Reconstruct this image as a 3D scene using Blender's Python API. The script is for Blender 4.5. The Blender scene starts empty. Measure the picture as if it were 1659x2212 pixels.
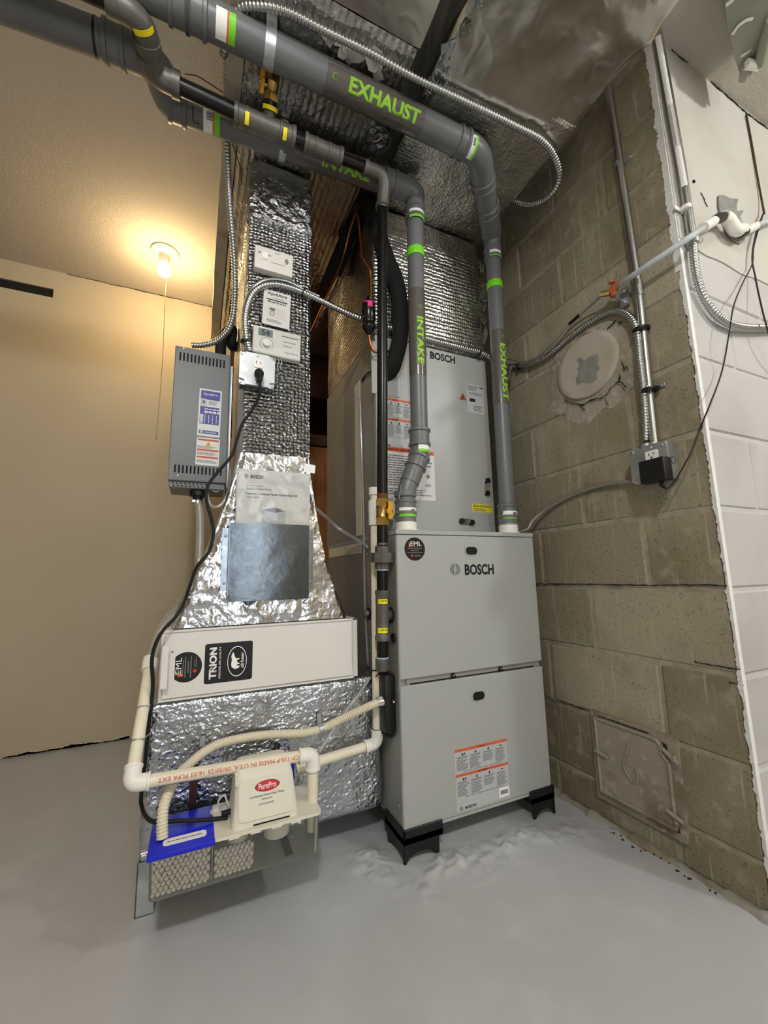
import bpy, bmesh, math, random
import numpy as np
from mathutils import Vector as V, Matrix as M, noise

SC = bpy.context.scene
COL = SC.collection
rnd = random.Random(7)

# ------------------------------------------------------------------ camera
FPX, CX, CY = 886.0, 829.5, 1106.0
YAW, PIT, ROL = (math.radians(a) for a in (24.38, 8.6, -1.22))
CAM = np.array([-0.5448, -1.1113, 0.775])
_fw = np.array([math.sin(YAW)*math.cos(PIT), math.cos(YAW)*math.cos(PIT), math.sin(PIT)])
_r0 = np.array([math.cos(YAW), -math.sin(YAW), 0.0])
_u0 = np.cross(_r0, _fw)
_rr = _r0*math.cos(ROL) + _u0*math.sin(ROL)
_uu = -_r0*math.sin(ROL) + _u0*math.cos(ROL)
cd = bpy.data.cameras.new('camera')
cd.sensor_fit = 'HORIZONTAL'; cd.sensor_width = 36.0; cd.lens = FPX/1659*36.0
cd.clip_start = 0.02; cd.clip_end = 60
cam = bpy.data.objects.new('camera', cd); COL.objects.link(cam)
cam.matrix_world = M(((_rr[0], _uu[0], -_fw[0], CAM[0]), (_rr[1], _uu[1], -_fw[1], CAM[1]),
                      (_rr[2], _uu[2], -_fw[2], CAM[2]), (0, 0, 0, 1)))
SC.camera = cam

# ------------------------------------------------------------------ world, lights, exposure
w = bpy.data.worlds.new('world'); SC.world = w; w.use_nodes = True
w.node_tree.nodes['Background'].inputs[0].default_value = (0.75, 0.8, 0.9, 1)
w.node_tree.nodes['Background'].inputs[1].default_value = 0.05
def area(name, loc, size, power, col, rot=(0, 0, 0), sy=None):
    d = bpy.data.lights.new(name, 'AREA'); d.energy = power; d.color = col; d.size = size
    if sy: d.shape = 'RECTANGLE'; d.size_y = sy
    o = bpy.data.objects.new(name, d); COL.objects.link(o); o.location = loc; o.rotation_euler = rot
    return o
# ceiling fixtures of the room behind the photographer
for lp, pw in (((-0.8, -1.85, 2.24), 50), ((1.35, -1.95, 2.26), 42)):
    d = bpy.data.lights.new('bare_bulb_light', 'POINT'); d.energy = pw; d.color = (1.0, 0.99, 0.97); d.shadow_soft_size = .07
    o = bpy.data.objects.new('bare_bulb_light', d); COL.objects.link(o); o.location = lp
# daylight through the doorway behind the photographer
area('doorway_light', (-0.25, -3.12, 1.2), 0.5, 11, (0.78, 0.89, 1.0), (math.radians(90), 0, 0), 1.3)
vs = SC.view_settings
vs.view_transform = 'Standard'; vs.look = 'None'; vs.exposure = 0.3; vs.gamma = 1.0; vs.use_curve_mapping = False

# ------------------------------------------------------------------ pixel -> place helpers
def P(x, y, ax, val):
    d = (x-CX)/FPX*_rr - (y-CY)/FPX*_uu + _fw
    t = (val-CAM[ax])/d[ax]
    return V(CAM + d*t)
def PY(x, y, v): return P(x, y, 1, v)
def PX(x, y, v): return P(x, y, 0, v)
def PZ(x, y, v): return P(x, y, 2, v)

# ------------------------------------------------------------------ materials
def lin(c):
    c = c/255.0
    return c/12.92 if c <= 0.04045 else ((c+0.055)/1.055)**2.4
def rgb(t): return (lin(t[0]), lin(t[1]), lin(t[2]), 1)
MATS = {}
def mat(name, col, rough=0.5, metal=0.0, var=None, bump=None, spec=0.5, trans=0.0, ior=1.45, coat=0.0, emit=None, stretch=(1, 1, 1), streak=None):
    """var=(scale, colour2, lo, hi[,detail]); bump=[(kind, scale, strength, dist)...]"""
    m = bpy.data.materials.new(name); m.use_nodes = True; MATS[name] = m
    nt = m.node_tree; b = nt.nodes['Principled BSDF']
    b.inputs['Base Color'].default_value = rgb(col); b.inputs['Roughness'].default_value = rough
    b.inputs['Metallic'].default_value = metal; b.inputs['Specular IOR Level'].default_value = spec
    b.inputs['Transmission Weight'].default_value = trans; b.inputs['IOR'].default_value = ior
    b.inputs['Coat Weight'].default_value = coat
    if emit:
        b.inputs['Emission Color'].default_value = rgb(emit[0]); b.inputs['Emission Strength'].default_value = emit[1]
    tc = nt.nodes.new('ShaderNodeTexCoord'); mp = nt.nodes.new('ShaderNodeMapping')
    mp.inputs['Scale'].default_value = stretch
    geo = nt.nodes.new('ShaderNodeNewGeometry')
    nt.links.new(geo.outputs['Position'], mp.inputs['Vector'])
    co = mp.outputs['Vector']
    if var:
        cur = None
        vl = var if isinstance(var, list) else [var]
        base = None
        for v in vl:
            n = nt.nodes.new('ShaderNodeTexNoise'); n.inputs['Scale'].default_value = v[0]
            n.inputs['Detail'].default_value = v[4] if len(v) > 4 else 4
            nt.links.new(co, n.inputs['Vector'])
            r = nt.nodes.new('ShaderNodeMapRange'); r.inputs[1].default_value = v[2]; r.inputs[2].default_value = v[3]
            nt.links.new(n.outputs['Fac'], r.inputs[0])
            mx = nt.nodes.new('ShaderNodeMix'); mx.data_type = 'RGBA'
            nt.links.new(r.outputs[0], mx.inputs['Factor'])
            if base is None: mx.inputs['A'].default_value = rgb(col)
            else: nt.links.new(base, mx.inputs['A'])
            mx.inputs['B'].default_value = rgb(v[1]); base = mx.outputs['Result']
        if streak:
            m2 = nt.nodes.new('ShaderNodeMapping'); m2.inputs['Scale'].default_value = (streak[0], streak[0], streak[0]*.05)
            nt.links.new(geo.outputs['Position'], m2.inputs['Vector'])
            n = nt.nodes.new('ShaderNodeTexNoise'); n.inputs['Scale'].default_value = 1; n.inputs['Detail'].default_value = 3
            nt.links.new(m2.outputs[0], n.inputs['Vector'])
            r = nt.nodes.new('ShaderNodeMapRange'); r.inputs[1].default_value = streak[2]; r.inputs[2].default_value = streak[3]; r.inputs[4].default_value = .7
            nt.links.new(n.outputs['Fac'], r.inputs[0])
            mx = nt.nodes.new('ShaderNodeMix'); mx.data_type = 'RGBA'; nt.links.new(r.outputs[0], mx.inputs['Factor'])
            nt.links.new(base, mx.inputs['A']); mx.inputs['B'].default_value = rgb(streak[1]); base = mx.outputs['Result']
        nt.links.new(base, b.inputs['Base Color'])
    if bump:
        prev = None
        for k in bump:
            kind, sc, st, dist = k[:4]
            if kind == 'noise':
                n = nt.nodes.new('ShaderNodeTexNoise'); n.inputs['Scale'].default_value = sc; n.inputs['Detail'].default_value = 5
                n.inputs['Distortion'].default_value = k[4] if len(k) > 4 else 0
                out = n.outputs['Fac']
                nt.links.new(co, n.inputs['Vector'])
            elif kind == 'vor':
                n = nt.nodes.new('ShaderNodeTexVoronoi'); n.inputs['Scale'].default_value = sc
                n.inputs['Randomness'].default_value = k[4] if len(k) > 4 else 1
                out = n.outputs['Distance']
                nt.links.new(co, n.inputs['Vector'])
            elif kind == 'ridge':
                n = nt.nodes.new('ShaderNodeTexNoise'); n.noise_type = 'RIDGED_MULTIFRACTAL'; n.normalize = True
                n.inputs['Scale'].default_value = sc; n.inputs['Detail'].default_value = 4; n.inputs['Distortion'].default_value = k[4] if len(k) > 4 else .4
                nt.links.new(co, n.inputs['Vector']); out = n.outputs['Fac']
            elif kind == 'crumple':      # facets: voronoi on a noise-bent coordinate
                nn = nt.nodes.new('ShaderNodeTexNoise'); nn.inputs['Scale'].default_value = sc*0.35; nn.inputs['Detail'].default_value = 3
                nt.links.new(co, nn.inputs['Vector'])
                vm = nt.nodes.new('ShaderNodeVectorMath'); vm.operation = 'MULTIPLY_ADD'
                vm.inputs[1].default_value = (2.4/sc*1.2,)*3
                nt.links.new(nn.outputs['Color'], vm.inputs[0]); nt.links.new(co, vm.inputs[2])
                n = nt.nodes.new('ShaderNodeTexVoronoi'); n.inputs['Scale'].default_value = sc
                nt.links.new(vm.outputs[0], n.inputs['Vector']); out = n.outputs['Distance']
            elif kind in ('wavex', 'wavey', 'wavez'):
                n = nt.nodes.new('ShaderNodeTexWave'); n.bands_direction = kind[-1].upper()
                n.inputs['Scale'].default_value = sc; n.inputs['Distortion'].default_value = k[4] if len(k) > 4 else 1.5
                n.inputs['Detail'].default_value = 3; n.inputs['Detail Scale'].default_value = 3
                out = n.outputs['Fac']; nt.links.new(co, n.inputs['Vector'])
            bp = nt.nodes.new('ShaderNodeBump'); bp.inputs['Strength'].default_value = st; bp.inputs['Distance'].default_value = dist
            nt.links.new(out, bp.inputs['Height'])
            if prev: nt.links.new(prev, bp.inputs['Normal'])
            prev = bp.outputs['Normal']
        nt.links.new(prev, b.inputs['Normal'])
    return m

mat('floor_paint', (183, 186, 189), 0.34, var=[(1.6, (176, 178, 179), .4, .7), (9, (188, 190, 192), .5, .75)], bump=[('noise', 60, .12, .004), ('noise', 7, .15, .01)])
mat('beige_wall', (192, 181, 158), 0.75, var=[(1.2, (184, 172, 148), .4, .7)], bump=[('noise', 9, .15, .01)])
mat('ceiling_texture', (190, 184, 174), 0.85, bump=[('noise', 120, .45, .005), ('noise', 35, .35, .006)])
mat('beam_paint', (196, 188, 168), 0.8, var=(14, (168, 158, 136), .5, .7), bump=[('noise', 30, .3, .003)])
ST = (95, (182, 174, 154), .60, .74)
mat('block', (152, 143, 121), 0.92, var=[(2.6, (128, 119, 96), .42, .62), (170, (96, 88, 70), .58, .72), (22, (164, 155, 134), .55, .75)], bump=[('noise', 240, .5, .003), ('noise', 40, .4, .004)], streak=ST)
mat('block_pale', (164, 156, 135), 0.92, var=[(3.5, (140, 131, 107), .42, .62), (170, (108, 99, 81), .58, .72)], bump=[('noise', 240, .5, .003)], streak=ST)
mat('block_dark', (146, 137, 115), 0.92, var=[(3.1, (136, 127, 104), .45, .66), (170, (92, 84, 67), .57, .7)], bump=[('noise', 240, .5, .003), ('noise', 40, .4, .004)], streak=ST)
mat('mortar', (164, 155, 135), 0.95, var=(30, (142, 133, 112), .4, .7), bump=[('noise', 150, .5, .003)])
mat('foot_cement', (152, 148, 138), 0.9, var=(12, (128, 118, 100), .42, .62), bump=[('noise', 90, .5, .004)])
mat('white_block', (190, 189, 187), 0.7, var=(5, (178, 176, 173), .45, .75), bump=[('noise', 260, .5, .002), ('noise', 30, .3, .004)])
mat('white_mortar', (194, 192, 189), 0.75, bump=[('noise', 60, .4, .003)])
mat('white_plaster', (196, 193, 185), 0.8, var=(4, (182, 177, 167), .45, .75), bump=[('noise', 25, .35, .005)])
mat('paint_edge', (232, 231, 228), 0.7, bump=[('noise', 120, .6, .003)])
mat('crack', (38, 33, 28), 0.95)
mat('parging', (166, 157, 143), 0.9, var=[(8, (148, 138, 120), .4, .65), (40, (182, 174, 162), .55, .7)], bump=[('noise', 60, .6, .006)])
mat('plate_paint', (182, 172, 158), 0.8, var=(9, (168, 158, 144), .45, .7), bump=[('noise', 40, .3, .003)])
mat('plate_bare', (140, 141, 136), 0.6, var=(30, (122, 122, 116), .4, .7))
mat('rust_iron', (154, 145, 131), 0.7, .15, var=[(9, (126, 108, 88), .46, .66), (35, (172, 164, 152), .55, .7)], bump=[('noise', 60, .4, .003)])
mat('rust_dark', (84, 62, 48), 0.8, .2, var=(20, (56, 40, 31), .4, .7), bump=[('noise', 80, .6, .003)])
mat('cabinet_grey', (168, 171, 168), 0.38, spec=.5, bump=[('noise', 400, .05, .001)])
mat('coil_grey', (166, 169, 167), 0.36, spec=.5, bump=[('noise', 400, .05, .001)])
mat('cabinet_side', (162, 163, 158), 0.35, .3, var=(5, (150, 149, 142), .4, .7))
mat('dark_gap', (16, 16, 15), 0.8)
mat('black_plastic', (17, 17, 18), 0.42)
mat('black_rubber', (20, 20, 21), 0.7)
mat('foam_black', (24, 24, 25), 0.95)
mat('grey_pp', (110, 112, 114), 0.36, var=(6, (102, 104, 106), .4, .7))
mat('sleeve', (92, 88, 86), 0.18, coat=.4)
mat('green_print', (150, 205, 60), 0.5)
mat('green_band', (120, 214, 38), 0.42)
mat('black_iron', (24, 23, 22), 0.28, .35, var=(30, (44, 40, 36), .55, .8))
mat('iron_fitting', (106, 104, 100), 0.46, .4, var=(18, (90, 88, 84), .4, .7), bump=[('noise', 180, .25, .001)])
mat('rust_ring', (96, 58, 34), 0.8)
mat('thread_dope', (166, 190, 204), 0.6)
mat('brass', (184, 156, 94), 0.3, 1.0, var=(40, (170, 140, 74), .4, .7))
mat('yellow_handle', (238, 176, 34), 0.45)
mat('yellow_tag', (250, 232, 20), 0.5)
mat('galv', (188, 191, 193), 0.36, .75, var=[(9, (160, 165, 169), .42, .62), (30, (198, 200, 200), .55, .7)])
mat('galv_dark', (134, 141, 147), 0.24, .95, var=[(5, (118, 126, 133), .42, .62), (60, (146, 152, 156), .55, .72)], bump=[('noise', 4, .15, .05)])
mat('chrome', (225, 226, 226), 0.14, 1.0)
mat('flex_steel', (186, 188, 188), 0.28, 1.0)
mat('bx_cable', (160, 158, 150), 0.45, .6)
mat('emt', (196, 198, 198), 0.24, 1.0)
mat('pvc', (236, 229, 208), 0.35, var=(7, (228, 219, 194), .45, .7))
mat('pvc_white', (240, 238, 230), 0.32)
mat('white_plastic', (226, 224, 217), 0.45)
mat('cream_plastic', (226, 221, 206), 0.4)
mat('control_grey', (206, 205, 198), 0.5)
mat('lcd', (106, 122, 122), 0.3)
mat('ink', (22, 22, 24), 0.6)
mat('ink_soft', (112, 113, 114), 0.6)
mat('paper', (214, 213, 210), 0.6)
mat('label_grey', (186, 188, 190), 0.45)
mat('label_blue', (30, 40, 150), 0.4)
mat('label_orange', (214, 96, 56), 0.5)
mat('label_red', (206, 34, 40), 0.45)
mat('label_black', (18, 15, 18), 0.35)
mat('label_white', (245, 245, 243), 0.5)
mat('label_yellow', (232, 222, 40), 0.5)
mat('flame_orange', (228, 120, 70), 0.5)
mat('red_print', (206, 92, 84), 0.6)
mat('blue_plastic', (28, 36, 200), 0.35)
mat('blue_button', (60, 90, 220), 0.4)
mat('hum_grey', (116, 121, 124), 0.4, bump=[('noise', 500, .1, .001)])
mat('filter_white', (226, 224, 219), 0.4)
mat('copper', (196, 120, 76), 0.3, 1.0)
mat('pink_label', (236, 50, 140), 0.5)
mat('drier_black', (14, 14, 16), 0.22)
mat('clear', (240, 242, 240), 0.06, trans=1.0, ior=1.25)
mat('clear_tank', (232, 236, 230), 0.05, trans=1.0, ior=1.12)
mat('clear_hose', (228, 226, 216), 0.18, trans=.75, ior=1.2)
mat('pellet', (240, 232, 217), 0.7)
mat('media_bed', (176, 166, 148), 0.9)
mat('hose_cream', (222, 213, 188), 0.45)
mat('strap_brown', (66, 40, 32), 0.5, .3)
mat('pex', (226, 232, 234), 0.25, trans=.35, ior=1.2)
mat('valve_orange', (172, 92, 58), 0.45)
mat('wood_brown', (166, 112, 58), 0.6, var=(8, (136, 86, 42), .4, .7), stretch=(6, 6, .6))
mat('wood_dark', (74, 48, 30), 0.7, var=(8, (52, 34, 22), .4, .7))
mat('porcelain', (236, 230, 214), 0.3)
mat('string', (170, 150, 104), 0.8)
mat('wire', (24, 22, 22), 0.5)
mat('wire_brown', (74, 50, 40), 0.6)
mat('sage_plastic', (150, 153, 138), 0.4, var=(8, (130, 135, 118), .4, .7))
FO = (192, 194, 197)
mat('foil_bubble', (176, 178, 182), .2, 1.0, bump=[('vor', 88, .95, .008, .45), ('noise', 9, .45, .03), ('noise', 40, .25, .006, 1.0)])
mat('foil_bubble_low', (192, 196, 202), .24, 1.0, var=(4, (176, 180, 188), .4, .7), bump=[('vor', 95, .25, .005, .8), ('wavez', 14, .25, .006, 9), ('ridge', 13, .35, .022, .8), ('noise', 5, .4, .05)])
mat('foil_crinkle', FO, .22, 1.0, bump=[('ridge', 22, .5, .016, .6), ('ridge', 60, .3, .006), ('noise', 10, .35, .03)])
mat('foil_plenum', (206, 204, 200), .28, 1.0, bump=[('wavez', 20, .32, .005, 2.5), ('vor', 100, .4, .004, .5), ('noise', 8, .4, .03)])
mat('foil_under', (204, 203, 200), .28, 1.0, bump=[('wavex', 15, .4, .005, 3.0), ('ridge', 30, .35, .008), ('noise', 9, .45, .03)])
mat('foil_dull', (224, 221, 214), .27, 1.0, var=[(3, (186, 181, 172), .42, .66)], bump=[('ridge', 5, .5, .03, .3), ('crumple', 4, .2, .05), ('ridge', 26, .25, .006)])
mat('foil_tape', (160, 160, 162), .26, 1.0, bump=[('noise', 30, .6, .02, 1.5), ('crumple', 30, .4, .02)])
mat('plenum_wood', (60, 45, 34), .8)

# ------------------------------------------------------------------ mesh helpers
WL_ = {}
def finish(o, c): WL_[o] = c
def smooth_by_angle(me, ang=40):
    for p in me.polygons: p.use_smooth = True
    try: me.set_sharp_from_angle(angle=math.radians(ang))
    except Exception: pass
def obj(name, bm, m, parent=None, smooth=True, label=None, ang=40):
    me = bpy.data.meshes.new(name)
    bmesh.ops.recalc_face_normals(bm, faces=bm.faces[:])
    bm.to_mesh(me); bm.free()
    return meshobj(name, me, m, parent, smooth, label, ang)
def meshobj(name, me, m, parent=None, smooth=True, label=None, ang=40):
    n = len(me.vertices); co = np.zeros(n*3); me.vertices.foreach_get('co', co); co = co.reshape(-1, 3)
    lo, hi = co.min(0), co.max(0); c = np.array([(lo[0]+hi[0])/2, (lo[1]+hi[1])/2, lo[2]])
    me.vertices.foreach_set('co', (co-c).ravel()); me.update()
    if smooth: smooth_by_angle(me, ang)
    me.materials.append(MATS[m] if isinstance(m, str) else m)
    o = bpy.data.objects.new(name, me); COL.objects.link(o); o.location = c; WL_[o] = V(c)
    if parent is not None:
        o.parent = parent; o.matrix_parent_inverse = M.Translation(-WL_[parent])
    if label: o['label'] = label
    return o
def thing(name, label, cat, loc, group=None):
    o = bpy.data.objects.new(name, None); COL.objects.link(o); o.location = V(loc); WL_[o] = V(loc)
    o.empty_display_size = .05
    return tag(o, label, cat, group)
def tag(o, label, cat, group=None):
    o['label'] = label; o['category'] = cat
    if group: o['group'] = group
    return o
def struct(o, label=None, cat=None):
    o['kind'] = 'structure'
    if label: o['label'] = label
    if cat: o['category'] = cat
    return o
B = bmesh.new
def box(bm, lo, hi, bev=0.0, seg=2):
    lo, hi = V(lo), V(hi)
    return obox(bm, M.Translation((lo+hi)/2), hi-lo, bev, seg)
def obox(bm, mx, size, bev=0.0, seg=2):
    r = bmesh.ops.create_cube(bm, size=1, matrix=mx @ M.Diagonal((abs(size[0]), abs(size[1]), abs(size[2]), 1)))
    if bev:
        es = list({e for v in r['verts'] for e in v.link_edges})
        bmesh.ops.bevel(bm, geom=es, offset=bev, segments=seg, affect='EDGES', profile=.5)
    return bm
def frames(pts):
    T = []
    for i in range(len(pts)):
        a = pts[max(i-1, 0)]; b = pts[min(i+1, len(pts)-1)]
        T.append((b-a).normalized())
    n = T[0].orthogonal().normalized(); out = []
    for i, t in enumerate(T):
        n = (n - t*n.dot(t))
        n = n.normalized() if n.length > 1e-6 else t.orthogonal().normalized()
        out.append((t, n, t.cross(n)))
    return out
def tube(bm, pts, r, n=12, caps=True):
    pts = [V(p) for p in pts]; fr = frames(pts); rings = []
    for i, p in enumerate(pts):
        ri = r[i] if isinstance(r, (list, tuple)) else r
        _, u, v = fr[i]
        rings.append([bm.verts.new(p + (u*math.cos(a)+v*math.sin(a))*ri) for a in (2*math.pi*k/n for k in range(n))])
    for a, b in zip(rings, rings[1:]):
        for k in range(n): bm.faces.new((a[k], a[(k+1) % n], b[(k+1) % n], b[k]))
    if caps:
        bm.faces.new(rings[0][::-1]); bm.faces.new(rings[-1])
    return bm
def fillet(pts, R, n=6):
    pts = [V(p) for p in pts]; out = [pts[0]]
    for i in range(1, len(pts)-1):
        a, b, c = pts[i-1], pts[i], pts[i+1]
        d1 = (a-b); d2 = (c-b); r = R[i-1] if isinstance(R, (list, tuple)) else R
        r = min(r, d1.length*.48, d2.length*.48)
        s, e = b+d1.normalized()*r, b+d2.normalized()*r
        for k in range(n+1):
            t = k/n; out.append(s*(1-t)**2 + b*2*t*(1-t) + e*t*t)
    out.append(pts[-1]); return out
def spline(pts, n=8):
    pts = [V(p) for p in pts]; q = [pts[0]*2-pts[1]] + pts + [pts[-1]*2-pts[-2]]; out = []
    for i in range(1, len(q)-2):
        p0, p1, p2, p3 = q[i-1:i+3]
        for k in range(n):
            t = k/n
            out.append(.5*((2*p1)+(p2-p0)*t+(2*p0-5*p1+4*p2-p3)*t*t+(3*p1-p0-3*p2+p3)*t**3))
    out.append(pts[-1]); return out
def resample(pts, step):
    L = [0]
    for a, b in zip(pts, pts[1:]): L.append(L[-1]+(b-a).length)
    n = max(2, int(L[-1]/step)); out = []; j = 0
    for i in range(n+1):
        s = L[-1]*i/n
        while j < len(L)-2 and L[j+1] < s: j += 1
        t = (s-L[j])/max(1e-9, L[j+1]-L[j]); out.append(pts[j].lerp(pts[j+1], min(1, max(0, t))))
    return out
def corrugated(bm, pts, r, amp, pitch, n=10):
    q = resample(pts, pitch/4)
    prof = (0, amp*.85, amp, amp*.85)
    return tube(bm, q, [r-amp+prof[i % 4] for i in range(len(q))], n)
def lathe(bm, prof, base, axis=(0, 0, 1), n=24, caps=True):
    base, ax = V(base), V(axis).normalized(); u = ax.orthogonal().normalized(); v = ax.cross(u); rings = []
    for r, h in prof:
        rings.append([bm.verts.new(base+ax*h+(u*math.cos(a)+v*math.sin(a))*max(r, 1e-5)) for a in (2*math.pi*(k+.5)/n for k in range(n))])
    for a, b in zip(rings, rings[1:]):
        for k in range(n): bm.faces.new((a[k], a[(k+1) % n], b[(k+1) % n], b[k]))
    if caps: bm.faces.new(rings[0][::-1]); bm.faces.new(rings[-1])
    return bm
def plate(bm, mx, poly, th, z0=0.0):
    f = [bm.verts.new(mx @ V((x, y, z0+th))) for x, y in poly]; b = [bm.verts.new(mx @ V((x, y, z0))) for x, y in poly]
    bm.faces.new(f); bm.faces.new(b[::-1]); n = len(poly)
    for k in range(n): bm.faces.new((b[k], b[(k+1) % n], f[(k+1) % n], f[k]))
    return bm
def FR(p):   # frame of a face turned to -Y
    return M(((1, 0, 0, p[0]), (0, 0, -1, p[1]), (0, 1, 0, p[2]), (0, 0, 0, 1)))
def SD(p):   # frame of a face turned to -X
    return M(((0, 0, -1, p[0]), (-1, 0, 0, p[1]), (0, 1, 0, p[2]), (0, 0, 0, 1)))
def rrect(w, h, r, n=4):
    out = []
    for cx, cy, a0 in ((w/2-r, h/2-r, 0), (-w/2+r, h/2-r, 90), (-w/2+r, -h/2+r, 180), (w/2-r, -h/2+r, 270)):
        for k in range(n+1):
            a = math.radians(a0+90*k/n); out.append((cx+r*math.cos(a), cy+r*math.sin(a)))
    return out
def circ(r, n=28, sx=1.0): return [(sx*r*math.cos(2*math.pi*k/n), r*math.sin(2*math.pi*k/n)) for k in range(n)]
def ring2d(bm, mx, r1, r2, th, n=28, sy=1.0):
    vs = []
    for r in (r1, r2):
        for z in (th, 0): vs.append([bm.verts.new(mx @ V((r*math.cos(2*math.pi*k/n), sy*r*math.sin(2*math.pi*k/n), z))) for k in range(n)])
    a, b, c, d = vs
    for k in range(n):
        j = (k+1) % n
        bm.faces.new((a[k], a[j], c[j], c[k])); bm.faces.new((a[k], b[k], b[j], a[j])); bm.faces.new((c[k], c[j], d[j], d[k]))
    return bm
DG = None
def text(s, mx, w=None, h=None, m='ink', parent=None, bold=0.0, th=.0004, name='lettering', fn=None, cuts=0):
    cu = bpy.data.curves.new('t', 'FONT'); cu.body = s; cu.offset = bold; cu.resolution_u = 3
    o = bpy.data.objects.new('t', cu); COL.objects.link(o)
    bpy.context.view_layer.update()
    me = bpy.data.meshes.new_from_object(o.evaluated_get(bpy.context.evaluated_depsgraph_get()))
    bpy.data.objects.remove(o); bpy.data.curves.remove(cu)
    bm = B(); bm.from_mesh(me); bpy.data.meshes.remove(me)
    xs = [v.co.x for v in bm.verts]; ys = [v.co.y for v in bm.verts]
    x0, x1, y0, y1 = min(xs), max(xs), min(ys), max(ys)
    sx = w/(x1-x0) if w else None; sy = h/(y1-y0) if h else None
    if sx is None: sx = sy
    if sy is None: sy = sx
    for v in bm.verts: v.co = V(((v.co.x-(x0+x1)/2)*sx, (v.co.y-(y0+y1)/2)*sy, 0))
    if cuts:
        H = (y1-y0)*sy
        for k in range(1, cuts):
            bmesh.ops.bisect_plane(bm, geom=bm.verts[:]+bm.edges[:]+bm.faces[:], plane_co=(0, -H/2+H*k/cuts, 0), plane_no=(0, 1, 0))
    if th:
        r = bmesh.ops.extrude_face_region(bm, geom=bm.faces[:])
        for v in [g for g in r['geom'] if isinstance(g, bmesh.types.BMVert)]: v.co.z += th
    for v in bm.verts: v.co = fn(v.co) if fn else mx @ v.co
    return obj(name, bm, m, parent, smooth=False)
def strips(mx, w, h, rows, m='ink_soft', parent=None, seed=1, name='fine_print', fill=.5, th=.00025, ragged=.35):
    r = random.Random(seed); bm = B(); dy = h/rows
    for i in range(rows):
        L = w*(1-r.random()*ragged); y = h/2-dy*(i+.5); x = -w/2
        while x < -w/2+L:
            ww = min(w*(.06+.1*r.random()), -w/2+L-x)
            if ww <= 0: break
            plate(bm, mx, [(x, y-dy*fill/2), (x+ww, y-dy*fill/2), (x+ww, y+dy*fill/2), (x, y+dy*fill/2)], th)
            x += ww+w*.015
    return obj(name, bm, m, parent, smooth=False)
def nz(p, s, seed=0): return noise.noise(V(p)*s+V((seed*7.3, seed*3.1, seed*1.7)))
def foil_box(name, lo, hi, step, m, parent, amp=.004, r=.012, freq=9, seed=0, skip=(), crease=0):
    lo, hi = V(lo), V(hi); bm = B(); c = (lo+hi)/2; grid = {}
    for ax in range(3):
        u, v = [a for a in range(3) if a != ax]
        nu = max(2, int((hi[u]-lo[u])/step)); nv = max(2, int((hi[v]-lo[v])/step))
        for side in (0, 1):
            if (ax, side) in skip: continue
            g = []
            for i in range(nu+1):
                row = []
                for j in range(nv+1):
                    p = V((0, 0, 0)); p[ax] = (lo, hi)[side][ax]
                    p[u] = lo[u]+(hi[u]-lo[u])*i/nu; p[v] = lo[v]+(hi[v]-lo[v])*j/nv
                    q = V([min(max(p[k], lo[k]+r), hi[k]-r) for k in range(3)]); d = p-q
                    d.normalize(); p2 = q+d*r
                    p2 += d*(amp*(nz(p, freq, seed)+.5*nz(p, freq*2.7, seed+3)+.25*nz(p, freq*7, seed+5)))
                    if crease: p2 += d*crease*max(0, min(1, (hi.y-p.y)/.22))*(.18-abs(nz(p, 3.2, seed+8))-.45*abs(nz(p, 7.5, seed+9))-.2*abs(nz(p, 17, seed+10)))
                    row.append(bm.verts.new(p2))
                g.append(row)
            for i in range(nu):
                for j in range(nv): bm.faces.new((g[i][j], g[i+1][j], g[i+1][j+1], g[i][j+1]))
    bmesh.ops.remove_doubles(bm, verts=bm.verts[:], dist=.0006)
    return obj(name, bm, m, parent, ang=60)
def screw(bm, p, axis, r=.004, h=.0025): lathe(bm, [(r, 0), (r, h*.5), (r*.6, h)], p, axis, 8)
def cyl_text(s, m, parent, p0, axis, right, r, L, H, name='lettering', bold=.045, flip=False):
    """letters on a pipe: baseline runs along axis from p0 (middle), letter height wraps round; right = outward direction at letter middle"""
    ax = V(axis).normalized(); o = V(right); o = (o-ax*o.dot(ax)).normalized(); up = o.cross(ax)
    if flip: up = -up
    def fn(c):
        a = c.y/r
        return V(p0)+ax*c.x+(o*math.cos(a)+up*math.sin(a))*(r+.0003+c.z)
    return text(s, None, L, H, m, parent, bold, .0005, name, fn, cuts=8)
def arc_patch(bm, p0, axis, right, r, L, a0, a1, th=.0006, n=10):
    ax = V(axis).normalized(); o = V(right); o = (o-ax*o.dot(ax)).normalized(); up = o.cross(ax); rows = []
    for k in range(n+1):
        a = a0+(a1-a0)*k/n; d = o*math.cos(a)+up*math.sin(a)
        rows.append([bm.verts.new(V(p0)+ax*s*L/2+d*(r+t)) for s, t in ((-1, 0), (1, 0), (1, th), (-1, th))])
    for x, y in zip(rows, rows[1:]):
        for k in range(4): bm.faces.new((x[k], x[(k+1) % 4], y[(k+1) % 4], y[k]))
    bm.faces.new(rows[0]); bm.faces.new(rows[-1][::-1]); return bm

ZC = 2.40          # ceiling
XW = 0.655         # chimney side
YC = -0.52         # chimney front
YB = 1.376         # back wall

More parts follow.
